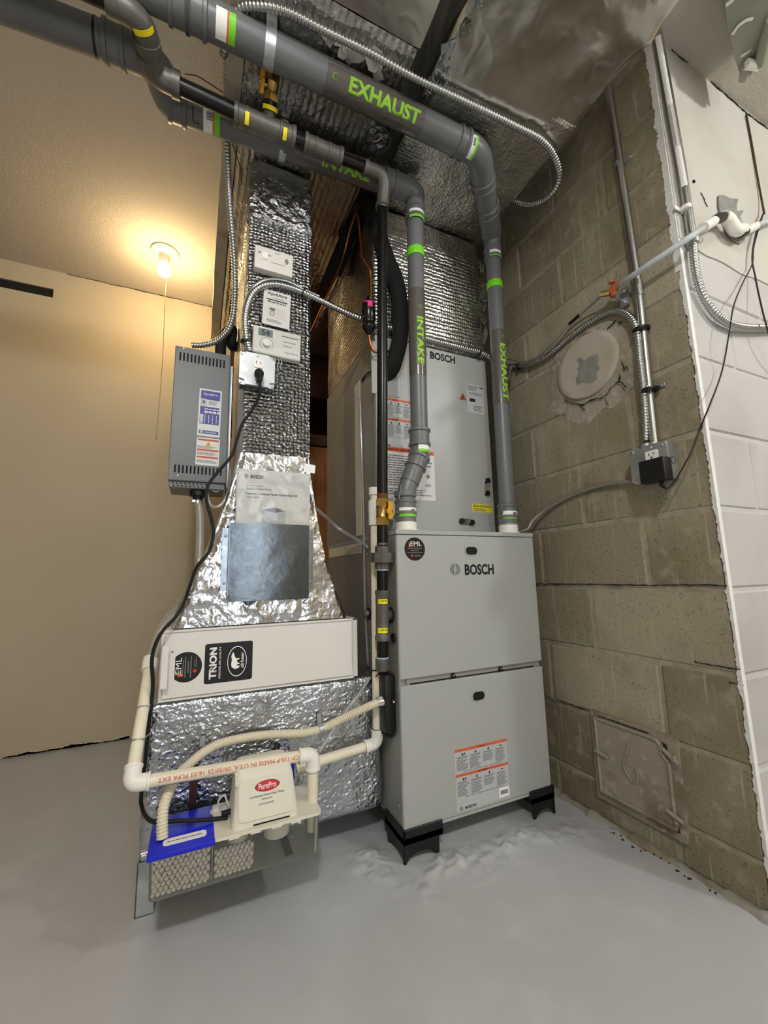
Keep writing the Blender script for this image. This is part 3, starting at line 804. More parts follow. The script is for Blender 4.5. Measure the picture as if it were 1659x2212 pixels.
    for px, py, r_ in ((849, 1329, .024), (851, 1378, .0145), (797, 1325, .020)):
        p = PX(px, py, 0); 
        if r_ == .024: p.y += .012
        bm = B(); lathe(bm, [(r_, 0), (r_, .004), (r_*.85, .006), (r_*.7, .004), (r_*.7, .001), (0, .001)], p, (-1, 0, 0), 20); g = obj('grommet', bm, 'black_rubber', t)
        if r_ == .020:
            bm = B(); lathe(bm, [(r_*.66, 0), (r_*.66, .014), (r_*.4, .018)], p+V((0, 0, 0)), (-1, 0, 0), 6); obj('hole_plug', bm, 'galv', g)
    bm = B(); tube(bm, [V((-.001, .003, .08)), V((-.001, .003, ZT-.02))], .0012, 4); obj('side_seam', bm, 'cabinet_grey', t)
    # black corner feet: band round the bottom corner and flared legs
    def foot(sx, sy, Lx, Ly):
        x = -.006 if sx < 0 else FW+.006; y = -.006 if sy < 0 else .726
        dx = Lx if sx < 0 else -Lx; dy = Ly if sy < 0 else -Ly
        bm = B()
        def bx(a, b): box(bm, [min(a[i], b[i]) for i in range(3)], [max(a[i], b[i]) for i in range(3)], .0015, 1)
        bx((x, y, .046), (x+dx, y+(.006 if sy < 0 else -.006), .084)); bx((x, y, .046), (x+(.006 if sx < 0 else -.006), y+dy, .084))
        bx((x, y, .046), (x+dx, y+dy, .064))
        prof = [(.0, .05), (.0, .0), (.006, .0), (.016, .014), (.035, .022), (.06, .022), (.078, .012), (.086, .002), (.094, .002), (.094, .05)]
        L = abs(dx)/.105
        ys = y+(.002 if sy < 0 else -.002)
        plate(bm, M(((1 if dx > 0 else -1, 0, 0, x), (0, 0, 1, ys), (0, 1, 0, 0), (0, 0, 0, 1))), [(a*L, b) for a, b in prof], .006 if sy < 0 else -.006)
        L = abs(dy)/.105; xs = x+(.002 if sx < 0 else -.002)
        plate(bm, M(((0, 0, 1, xs), (1 if dy > 0 else -1, 0, 0, y), (0, 1, 0, 0), (0, 0, 0, 1))), [(a*L, b) for a, b in prof], .006 if sx < 0 else -.006)
        obj('corner_foot', bm, 'black_plastic', t, smooth=False)
    foot(-1, -1, .125, .125); foot(1, -1, .10, .10); foot(-1, 1, .11, .11); foot(1, 1, .11, .11)
furnace()

# ================================================================== COIL CABINET
def coil():
    y0 = .14; W = .491; z0, z1 = ZT+.001, 1.632
    t = thing('coil_cabinet', 'grey evaporator coil cabinet standing on the furnace with safety labels', 'cabinet', (W/2, .44, z0))
    bm = B(); box(bm, (0, y0+.012, z0), (W, .74, z1), .002, 1); obj('body', bm, 'cabinet_side', t, smooth=False)
    bm = B(); box(bm, (.0, y0, z0+.014), (W, y0+.0115, z1-.004), .002, 1); d = obj('front_panel', bm, 'coil_grey', t, smooth=False)
    bm = B(); box(bm, (.0, y0+.002, z0), (W, y0+.0115, z0+.012), .001, 1); obj('bottom_rail', bm, 'coil_grey', t, smooth=False)
    # small connection panel at upper left
    a, b = PY(818, 760, y0), PY(866, 860, y0)
    bm = B(); box(bm, (a.x-.03, y0-.002, b.z), (b.x, y0+.001, z1-.03), .001, 1); obj('connection_panel', bm, 'coil_grey', d, smooth=False)
    p, q = PY(929, 765, y0), PY(983, 780, y0); text('BOSCH', FR(((p.x+q.x)/2, y0, (p.z+q.z)/2)), q.x-p.x, .030, 'ink', d, .035)
    emblem(FR((p.x-.032, y0, (p.z+q.z)/2)), .017, d)
    # safety sheets behind the gas pipe
    p, q = PY(886, 868, y0), PY(886, 972, y0); w = .128
    warning_sheet(FR((p.x-w/2, y0, (p.z+q.z)/2)), w, p.z-q.z, d, 31)
    p, q = PY(937, 976, y0), PY(937, 1082, y0); w = .215; h = p.z-q.z; c = V((p.x-w/2, y0, (p.z+q.z)/2)); mx = FR(c)
    bm = B(); plate(bm, mx, rrect(w, h, .004), .0004); s = obj('hazard_label', bm, 'paper', d, smooth=False, label='pale refrigerant hazard label with an orange top bar')
    m = mx @ M.Translation((0, 0, .0004))
    bm = B(); plate(bm, m @ M.Translation((0, h*.455, 0)), rrect(w, h*.085, .002), .0003); ob = obj('orange_bar', bm, 'label_orange', s, smooth=False)
    text('WARNING / AVERTISSEMENT', m @ M.Translation((-.02, h*.455, .0003)), w*.6, h*.045, 'ink', ob, .02)
    strips(m @ M.Translation((-.025, h*.05, 0)), w*.72, h*.62, 13, 'ink_soft', s, 8)
    strips(m @ M.Translation((.0, -h*.36, 0)), w*.9, h*.14, 3, 'ink_soft', s, 9)
    strips(m @ M.Translation((w*.36, h*.25, 0)), w*.2, h*.2, 3, 'ink_soft', s, 10)
    for y_, in ((.0,),):
        bm = B(); dm = m @ M.Translation((w*.37, -.02*h, 0)); r = .011
        for k in range(4):
            a0, a1 = math.radians(90*k), math.radians(90*k+90)
            o1, o2 = (r*math.cos(a0), r*math.sin(a0)), (r*math.cos(a1), r*math.sin(a1))
            plate(bm, dm, [o1, o2, (o2[0]*.86, o2[1]*.86), (o1[0]*.86, o1[1]*.86)], .0003)
        plate(bm, dm, [(-.0035, -.005), (.0035, -.005), (.004, 0), (0, .0065), (-.004, 0)], .0003)
        obj('flammable_diamond', bm, 'ink', s, smooth=False)
    text('A2L', m @ M.Translation((w*.37, -.20*h, 0)), .026, .009, 'ink', s, .0)
    # rating plate, triangle, yellow note
    p, q = PY(1007, 829, y0), PY(1048, 895, y0); c = (p+q)/2; w, h = q.x-p.x, PY(1027, 832, y0).z-PY(1027, 893, y0).z
    m = FR((c.x, y0, c.z)); bm = B(); plate(bm, m, rrect(w, h, .002), .0004); s = obj('rating_plate', bm, 'label_grey', d, smooth=False, label='grey rating plate with small print')
    m = m @ M.Translation((0, 0, .0004))
    strips(m @ M.Translation((-.1*w, .36*h, 0)), w*.7, h*.18, 3, 'ink_soft', s, 12); strips(m @ M.Translation((.05*w, .17*h, 0)), w*.8, h*.1, 2, 'ink_soft', s, 13)
    strips(m @ M.Translation((.12*w, -.33*h, 0)), w*.55, h*.2, 4, 'ink_soft', s, 14)
    for bx_, by_, bw_, bh_ in ((-.2, -.06, .32, .11), (.36, .42, .2, .04)):
        bm = B(); plate(bm, m @ M.Translation((bx_*w, by_*h, 0)), rrect(w*bw_, h*bh_, .0005), .0003); obj('dark_block', bm, 'ink', s, smooth=False)
    p = PY(1000, 857, y0); m = FR((p.x, y0, p.z)); bm = B(); plate(bm, m, [(-.016, -.013), (.016, -.013), (0, .015)], .0005); s = obj('flammable_sign', bm, 'ink', d, smooth=False, label='small triangular flammable warning sign')
    bm = B(); plate(bm, m @ M.Translation((0, -.001, .0005)), [(-.0115, -.0095), (.0115, -.0095), (0, .0105)], .0003); s2 = obj('sign_face', bm, 'label_orange', s, smooth=False)
    bm = B(); plate(bm, m @ M.Translation((0, -.003, .0008)), [(-.003, -.005), (.003, -.005), (.0035, 0), (0, .007), (-.0035, 0)], .0003); obj('flame', bm, 'ink', s, smooth=False)
    p, q = PY(1020, 1090, y0), PY(1063, 1106, y0); c = (p+q)/2; m = FR((c.x, y0, c.z)) @ M.Rotation(-.02, 4, 'Z')
    bm = B(); plate(bm, m, rrect(q.x-p.x, .030, .001), .0004); s = obj('note_label', bm, 'label_yellow', d, smooth=False, label='yellow installation note sticker')
    text('INSTALLATION NOTE', m @ M.Translation((0, .0075, .0004)), (q.x-p.x)*.92, .009, 'ink', s, .02)
    strips(m @ M.Translation((0, -.006, .0004)), (q.x-p.x)*.9, .013, 2, 'ink_soft', s, 15, fill=.6)
    for (pa, pb) in (((1052, 1039), (1051, 1066)), ((996, 1126), (1018, 1129))):
        a, b = PY(*pa, y0), PY(*pb, y0); c = (a+b)/2; v = b-a; ang = math.atan2(v.z, v.x); L = v.length
        mx = FR((c.x, y0, c.z)) @ M.Rotation(ang, 4, 'Z')
        bm = B(); plate(bm, mx, rrect(L+.024, .024, .0115, 6), .0015); pl = obj('plug_plate', bm, 'chrome', d, label='bright plate with two black plugs')
        for e in (a, b):
            bm = B(); lathe(bm, [(.0115, 0), (.0115, .006), (.0105, .009), (.0, .010)], V((e.x, y0-.0015, e.z)), (0, -1, 0), 6); obj('plug', bm, 'black_plastic', pl)
    for p, ax in ((PY(1064, 1127, y0), (0, -1, 0)), (PX(803, 785, 0), (-1, 0, 0))):
        bm = B(); screw(bm, p, ax); obj('screw', bm, 'galv', t)
    # sealing tape down the left side, mastic band at the joint
    bm = B()
    a = PX(768, 1000, 0).y; b = PX(780, 1000, 0).y
    box(bm, (-.0012, min(a, b), z0+.01), (.001, max(a, b), PX(770, 830, 0).z)); obj('seal_tape', bm, 'pvc', t, smooth=False)
coil()

# ================================================================== FILTER CABINET
def filter_cabinet():
    y0 = .112; x0, x1 = PY(345, 1440, y0).x, PY(772, 1400, y0).x
    z0, z1 = .468, .642
    t = thing('filter_cabinet', 'white media air filter cabinet with black stickers, under the flared duct boot', 'cabinet', ((x0+x1)/2, .38, z0))
    bm = B(); box(bm, (x0, y0+.003, z0), (x1, .66, z1), .0015, 1); obj('case', bm, 'filter_white', t, smooth=False)
    bm = B(); box(bm, (x0+.008, y0-.004, z0+.008), (x1-.018, y0+.003, z1-.008), .0015, 1); d = obj('door', bm, 'filter_white', t, smooth=False)
    bm = B(); box(bm, (x0, y0-.001, z1-.005), (x1, y0+.003, z1), .0008, 1); box(bm, (x0, y0-.001, z0), (x1, y0+.003, z0+.005), .0008, 1); box(bm, (x1-.014, y0-.001, z0), (x1, y0+.003, z1), .0008, 1); obj('frame_lip', bm, 'filter_white', t, smooth=False)
    # bent pull lip at the left
    c = PY(352, 1447, y0-.02)
    bm = B(); plate(bm, FR((x0+.0205, y0-.004, .555)), rrect(.028, .112, .005), .0012); hp = obj('pull_plate', bm, 'filter_white', d, smooth=False)
    bm = B(); box(bm, (x0+.004, y0-.024, .505), (x0+.0065, y0-.004, .607), .001, 1); box(bm, (x0+.004, y0-.026, .505), (x0+.020, y0-.0235, .607), .001, 1); obj('pull_lip', bm, 'filter_white', hp, smooth=False)
    bm = B(); screw(bm, (x0+.027, y0-.0055, .590), (0, -1, 0), .003); obj('screw', bm, 'galv', hp)
    yf = y0-.004
    c = PY(402, 1441, yf); round_sticker(FR((c.x, yf, c.z)), .0375, d, math.radians(90))
    q = [PY(*p, yf) for p in ((443.5, 1391), (546.5, 1384), (544, 1467), (440, 1478))]
    c = sum(q, V((0, 0, 0)))/4; w = (q[1].x+q[2].x-q[0].x-q[3].x)/2; h = (q[0].z+q[1].z-q[2].z-q[3].z)/2
    mx = FR((c.x, yf, c.z)) @ M.Rotation(math.radians(90), 4, 'Z')     # printed sideways, reads upward
    bm = B(); plate(bm, mx, rrect(h, w, .006), .0005); s = obj('square_sticker', bm, 'label_black', d, smooth=False, label='black sticker printed sideways with white lettering')
    m = mx @ M.Translation((0, 0, .0005)); W, H = h, w
    text('TRION', m @ M.Translation((-.0*W, .33*H, 0)), W*.80, H*.155, 'label_white', s, .05)
    text('INDOOR AIR QUALITY', m @ M.Translation((.01*W, .185*H, 0)), W*.80, H*.05, 'label_white', s, .01)
    em = m @ M.Translation((0, -.17*H, 0))
    bm = B(); rx, ry = .39*W, .205*H
    mm = em @ M.Diagonal((rx, ry, 1, 1)); ring2d(bm, mm, .94, 1.0, .0004, 40)
    obj('oval', bm, 'label_white', s, smooth=False)
    text('airbear', em @ M.Translation((.02*W, -.105*H, 0)), W*.40, H*.075, 'label_white', s, .02)
    bm = B()     # simple standing bear outline
    poly = [(-.17, -.06), (-.20, .03), (-.15, .10), (-.06, .115), (.04, .10), (.12, .115), (.20, .10), (.235, .075), (.19, .055), (.12, .04), (.07, .01), (.075, -.055), (.045, -.06), (.03, -.01), (-.03, -.01), (-.05, -.06), (-.085, -.06), (-.08, -.01), (-.11, -.005), (-.12, -.06)]
    plate(bm, em, [(x*W*1.0, y*H*1.0+.01*H) for x, y in poly], .0004); obj('bear_outline', bm, 'label_white', s, smooth=False)
filter_cabinet()

# ================================================================== VENT PIPES
RH, RV = .040, .029
def collar(bm, p, axis, r, L, lip=.003):
    ax = V(axis).normalized(); lathe(bm, [(r-.006, -L/2), (r, -L/2), (r+lip, -L/2+.002), (r+lip, -L/2+.010), (r, -L/2+.012), (r, L/2-.012), (r+lip, L/2-.010), (r+lip, L/2-.002), (r, L/2), (r-.006, L/2)], p, ax, 28)
    return bm
def pipe_label(par, p, axis, out, r, L, m2='green_band', stripe=True, bars=True, half=.9, red=False):
    bm = B(); arc_patch(bm, p, axis, out, r, L, -half, half); s = obj('pipe_label', bm, 'label_white', par)
    ax = V(axis).normalized()
    bm = B(); arc_patch(bm, V(p)+ax*(L*.33), axis, out, r+.0004, L*.34, -half, half); obj('green_stripe', bm, m2, s)
    if red:
        bm = B(); arc_patch(bm, V(p)+ax*(L*.11), axis, out, r+.0004, L*.10, -half, half); obj('rust_stripe', bm, 'label_orange', s)
    if bars:
        o = V(out); o = (o-ax*o.dot(ax)).normalized(); up = o.cross(ax); bm = B()
        for k in range(9):
            a = .15+.055*k; arc_patch(bm, V(p)-ax*L*.12, axis, o*math.cos(a)+up*math.sin(a), r+.0006, L*.36, -.012 if k % 3 else -.02, .012 if k % 3 else .02, .0004, 2)
        obj('barcode', bm, 'ink', s)
    return s
OUTF = V((-.25, -1, -.1))      # towards the room

def exhaust():
    t = thing('exhaust_pipe', 'grey plastic exhaust vent pipe with green EXHAUST lettering, from furnace to ceiling', 'pipe', (.478, .05, ZT))
    b = V((.474, .050, ZT)); top = V((.492, .055, 2.04))
    ax = (top-b).normalized()
    at = lambda z: b+(top-b)*((z-b.z)/(top.z-b.z))
    bm = B(); lathe(bm, [(.040, 0), (.040, .004), (.034, .006), (.034, .035), (.030, .035)], b, ax, 28); obj('base_adapter', bm, 'pvc_white', t)
    bm = B(); collar(bm, at(.99), ax, .033, .052); lathe(bm, [(.0305, -.055), (.0345, -.05), (.0325, -.04), (.0345, -.032), (.033, -.025)], at(.99), ax, 28); obj('socket', bm, 'grey_pp', t)
    bm = B(); obox(bm, M.Translation(at(1.0)+V((-.036, -.012, 0))), (.006, .012, .034), .001, 1); obj('locking_clip', bm, 'grey_pp', t)
    pipe_label(t, at(.975), -ax, OUTF, .0333, .028, half=1.0)
    bm = B(); tube(bm, [at(.95), at(1.5), at(2.03)], RV, 28); obj('riser', bm, 'grey_pp', t)
    z0, z1 = P(1076, 868, 1, .03).z, P(1072, 709, 1, .03).z
    bm = B(); tube(bm, [at(z0), at(z1)], RV+.0006, 28); s = obj('printed_sleeve', bm, 'sleeve', t)
    mid = at((P(0, 742, 1, .03).z+P(0, 865, 1, .03).z)/2)
    zt, zb = PY(1080, 742, .03).z, PY(1085, 866, .03).z
    cyl_text('EXHAUST', 'green_print', s, at((zt+zb)/2), -ax, V((-.02, -1, 0)), RV+.0008, zt-zb, .027)
    cyl_text('C', 'green_print', s, at(zt+.028), -ax, V((.0, -1, 0)), RV+.0008, .012, .010, bold=0)
    z = PY(1066, 607, .03).z; bm = B(); lathe(bm, [(RV, -.016), (RV+.002, -.016), (RV+.003, -.008), (RV+.003, .008), (RV+.002, .014), (RV, .014)], at(z), ax, 28); obj('green_band', bm, 'green_band', t)
    p = PY(1094.5, 884, .03); d = V((.55, -1, 0)).normalized(); c = at(p.z)
    bm = B(); lathe(bm, [(.004, 0), (.0045, .003), (.003, .006)], c+d*RV, d, 12); obj('test_plug', bm, 'blue_button', t)
    # reducer, elbows and horizontal run under the ducts
    r0 = at(2.045)
    bm = B(); collar(bm, at(2.045), ax, .0325, .05); obj('socket', bm, 'grey_pp', t)
    pipe_label(t, at(2.03), -ax, OUTF, .033, .028, half=.8, bars=False)
    e1 = V((.47, .035, 2.105)); e2 = V((.275, -.165, 2.132)); yh = -.201; zh = 2.134
    pts = fillet([at(2.06), V((.488, .048, 2.125)), V((.235, yh, zh)), V((.15, yh, zh))], [.05, .07], 8)
    n = len(pts); rad = [RV+.003+(RH-RV-.003)*min(1, i/6) for i in range(n)]
    bm = B(); tube(bm, pts, rad, 28); obj('elbow_offset', bm, 'grey_pp', t)
    for q, d in ((V((.395, -.043, 2.129)), V((-.7, -.7, 0))), (V((.315, -.121, 2.131)), V((-.7, -.7, 0))), (V((.165, yh, zh)), V((-1, 0, 0)))):
        bm = B(); collar(bm, q, d, RH+.001, .04, .0035); obj('collar', bm, 'grey_pp', t)
    pipe_label(t, V((.195, yh, zh)), (1, 0, 0), V((0, -.8, -1)), RH+.001, .022, half=.8)
    bm = B(); tube(bm, [V((.16, yh, zh)), V((-.2, yh, zh)), V((-.60, yh, zh)), V((-1.1, yh, zh))], RH, 32); obj('horizontal_run', bm, 'grey_pp', t)
    bm = B(); x0, x1 = PZ(700, 165, zh).x, PZ(908, 262, zh).x; tube(bm, [V((x0, yh, zh)), V((x1, yh, zh))], RH+.0006, 32); s = obj('printed_sleeve', bm, 'sleeve', t)
    xa, xb = PZ(751, 195, zh-.03).x, PZ(905, 262, zh-.03).x
    cyl_text('EXHAUST', 'green_print', s, V(((xa+xb)/2, yh, zh)), (1, 0, 0), V((0, -.72, -.7)), RH+.0008, xb-xa, .037)
    bm = B(); a = PZ(722, 172, zh-.03); ax_ = V((1, 0, 0))
    cyl_text('C', 'green_print', s, V((a.x, yh, zh)), (1, 0, 0), V((0, -.75, -.7)), RH+.0008, .014, .014, bold=-.01)
    bm = B(); collar(bm, V((PZ(425, 25, zh).x, yh, zh)), (1, 0, 0), RH+.002, .05, .004); collar(bm, V((PZ(388, 5, zh).x, yh, zh)), (1, 0, 0), RH+.002, .05, .004); obj('coupling', bm, 'grey_pp', t)
    p = PZ(488, 48, zh); pipe_label(t, V((p.x, yh, zh)), (1, 0, 0), V((0, -.7, -.9)), RH, .045, half=.75, bars=False, red=True)
    return t
exhaust()

def intake():
    t = thing('intake_pipe', 'grey plastic intake vent pipe with green INTAKE lettering and an offset elbow', 'pipe', (.068, .05, ZT))
    y0 = .048
    b = V((PY(877, 1130, y0).x, y0, ZT)); c1 = V((b.x+.001, y0, 1.035)); u0 = V((PY(905, 985, y0).x+.004, y0, 1.165)); top = V((PY(893, 450, .02).x, .012, 2.07))
    bm = B(); lathe(bm, [(.041, 0), (.041, .004), (.034, .006), (.034, .03), (.030, .03)], b, (0, 0, 1), 28); obj('base_adapter', bm, 'pvc_white', t)
    bm = B(); collar(bm, V((b.x, y0, .985)), (0, 0, 1), .0335, .05); lathe(bm, [(.0305, -.053), (.0345, -.048), (.0325, -.04), (.0345, -.032), (.033, -.025)], V((b.x, y0, .985)), (0, 0, 1), 28); obj('socket', bm, 'grey_pp', t)
    pipe_label(t, V((b.x, y0, .967)), (0, 0, -1), V((-.1, -1, 0)), .0338, .028, half=1.0)
    pts = fillet([V((b.x, y0, .95)), c1, u0, V((u0.x, y0, 1.24))], [.035, .035], 8)
    bm = B(); tube(bm, pts, RV+.001, 28); obj('offset_elbow', bm, 'grey_pp', t)
    dv = (u0-c1).normalized()
    bm = B(); collar(bm, c1+dv*.115, dv, .033, .05, .004); obj('collar', bm, 'grey_pp', t)
    bm = B(); lathe(bm, [(.0325, -.035), (.0325, .045), (.03, .045)], c1+dv*.07, dv, 28); obj('elbow_socket', bm, 'grey_pp', t)
    bm = B(); collar(bm, V((b.x, y0, 1.028)), (0, 0, 1), .034, .02, .002); obj('collar', bm, 'grey_pp', t)
    bm = B(); obox(bm, M.Translation((b.x-.03, y0-.02, 1.03)) @ M.Rotation(.2, 4, 'Y'), (.005, .010, .05), .001, 1); obj('locking_clip', bm, 'grey_pp', t)
    bm = B(); obox(bm, M.Translation(c1+dv*.115+V((.022, -.028, .01))) @ M.Rotation(.75, 4, 'Y'), (.005, .010, .045), .001, 1); obj('locking_clip', bm, 'grey_pp', t)
    base = V((u0.x, y0, 1.2)); ax = (top-base).normalized(); at = lambda z: base+(top-base)*((z-base.z)/(top.z-base.z))
    bm = B(); collar(bm, at(1.225), ax, .0335, .06, .004); obj('socket', bm, 'grey_pp', t)
    pipe_label(t, at(1.185), -ax, V((.1, -1, 0)), .0315, .028, half=.75, bars=False)
    bm = B(); tube(bm, [at(1.2), at(1.6), at(2.05)], RV, 28); obj('riser', bm, 'grey_pp', t)
    z0, z1 = PY(900, 812, .03).z, PY(896, 632, .03).z
    bm = B(); tube(bm, [at(z0), at(z1)], RV+.0006, 28); s = obj('printed_sleeve', bm, 'sleeve', t)
    zt, zb = PY(905, 686, .01).z, PY(909, 787, .01).z
    cyl_text('INTAKE', 'green_print', s, at((zt+zb)/2), -ax, V((-.12, -1, 0)), RV+.0008, zt-zb, .025)
    cyl_text('C', 'green_print', s, at(zt+.035), -ax, V((-.05, -1, 0)), RV+.0008, .013, .012, bold=-.01)
    z = PY(896, 549, .02).z; bm = B(); lathe(bm, [(RV, -.016), (RV+.002, -.016), (RV+.003, -.008), (RV+.003, .008), (RV+.002, .014), (RV, .014)], at(z), ax, 28); obj('green_band', bm, 'green_band', t)
    bm = B(); collar(bm, at(2.045), ax, .033, .05, .004); obj('socket', bm, 'grey_pp', t)
    pipe_label(t, at(2.027), -ax, V((-.1, -1, 0)), .0335, .032, half=1.0, bars=False)
    zh = 2.128; yr = .0; yl = .035
    elbow = fillet([at(2.05), V((top.x, yr+.004, zh)), V((top.x-.13, yr+.008, zh))], .075, 10)
    n = len(elbow); bm = B(); tube(bm, elbow, [RV+.003+(RH-RV-.003)*min(1, i/5) for i in range(n)], 28); obj('top_elbow', bm, 'grey_pp', t)
    bm = B(); collar(bm, V((top.x-.105, yr+.007, zh)), (1, 0, 0), RH+.001, .05, .0035); obj('collar', bm, 'grey_pp', t)
    pA = V((top.x-.1, yr+.007, zh)); pB = V((-.66, yl, zh))
    bm = B(); tube(bm, [pA, pA.lerp(pB, .5), pB], RH, 32); obj('horizontal_run', bm, 'grey_pp', t)
    d = (pA-pB).normalized(); on = lambda x: pB+(pA-pB)*((x-pB.x)/(pA.x-pB.x))
    bm = B(); x0, x1 = PZ(610, 320, zh).x, PZ(806, 395, zh).x; tube(bm, [on(x0), on(x1)], RH+.0006, 32); s = obj('printed_sleeve', bm, 'sleeve', t)
    xa, xb = PZ(696, 348, zh-.03).x, PZ(800, 385, zh-.03).x
    cyl_text('INTAKE', 'green_print', s, on((xa+xb)/2), d, V((0, -.62, -.78)), RH+.0008, xb-xa, .034)
    p = PZ(458, 270, zh); pipe_label(t, on(p.x), d, V((0, -.5, -1)), RH, .045, half=.8, red=True)
    # jog towards the room and on to the left
    pts = fillet([pB+V((.03, 0, 0)), V((-.675, yl-.002, zh)), V((-.70, -.057, zh)), V((-.80, -.057, zh))], [.05, .05], 8)
    bm = B(); tube(bm, pts, RH+.002, 28); obj('offset_elbow', bm, 'grey_pp', t)
    bm = B(); collar(bm, V((-.655, yl, zh)), (1, 0, 0), RH+.003, .05, .0035); obj('collar', bm, 'grey_pp', t)
    bm = B(); collar(bm, V((-.795, -.056, zh)), (1, 0, 0), RH+.003, .05, .0035); obj('collar', bm, 'grey_pp', t)
    bm = B(); tube(bm, [V((-.78, -.057, zh)), V((-1.0, -.045, zh)), V((-1.9, .02, zh))], RH, 32); obj('horizontal_run', bm, 'grey_pp', t)
    bm = B(); lathe(bm, [(RH+.001, -.003), (RH+.0015, 0), (RH+.001, .003)], V((-.835, -.0535, zh)), (1, 0, 0), 28); obj('tie_band', bm, 'black_plastic', t)
intake()

def straps():
    x = PZ(582, 100, 2.13).x; y, z = -.201, 2.134
    bm = B(); pts = []
    for a in np.linspace(200, -20, 16): pts.append((y+(RH+.0012)*math.cos(math.radians(a)), z-(RH+.0012)*math.sin(math.radians(a))*1.0))
    prof = [(y-RH-.0012, ZC-.22)] + [(y+(RH+.0012)*math.cos(math.radians(a)), z+(RH+.0012)*math.sin(math.radians(a))) for a in np.linspace(180, 360, 16)] + [(y+RH+.0012, ZC-.22)]
    for (a, b) in zip(prof, prof[1:]):
        for s in (0,):
            vs_ = [bm.verts.new((x-.013, a[0], a[1])), bm.verts.new((x+.013, a[0], a[1])), bm.verts.new((x+.013, b[0], b[1])), bm.verts.new((x-.013, b[0], b[1]))]
            bm.faces.new(vs_)
    bmesh.ops.remove_doubles(bm, verts=bm.verts[:], dist=.0003)
    bmesh.ops.solidify(bm, geom=bm.faces[:], thickness=.001)
    o = obj('pipe_strap', bm, 'galv'); tag(o, 'galvanised hanger strap round the exhaust pipe beside the brass valve', 'strap')
    xs = PZ(611, 330, 2.09).x
    prof = [(.028-RH-.0012, ZD-.002)] + [(.028+(RH+.0012)*math.cos(math.radians(a)), 2.128+(RH+.0012)*math.sin(math.radians(a))) for a in np.linspace(180, 360, 16)] + [(.028+RH+.0012, ZD-.002)]
    bm = B()
    for (a, b) in zip(prof, prof[1:]): bm.faces.new([bm.verts.new((xs-.010, a[0], a[1])), bm.verts.new((xs+.010, a[0], a[1])), bm.verts.new((xs+.010, b[0], b[1])), bm.verts.new((xs-.010, b[0], b[1]))])
    bmesh.ops.remove_doubles(bm, verts=bm.verts[:], dist=.0003); bmesh.ops.solidify(bm, geom=bm.faces[:], thickness=.001)
    o = obj('pipe_strap', bm, 'galv'); tag(o, 'galvanised hanger strap round the intake pipe behind the gas pipe', 'strap')
straps()

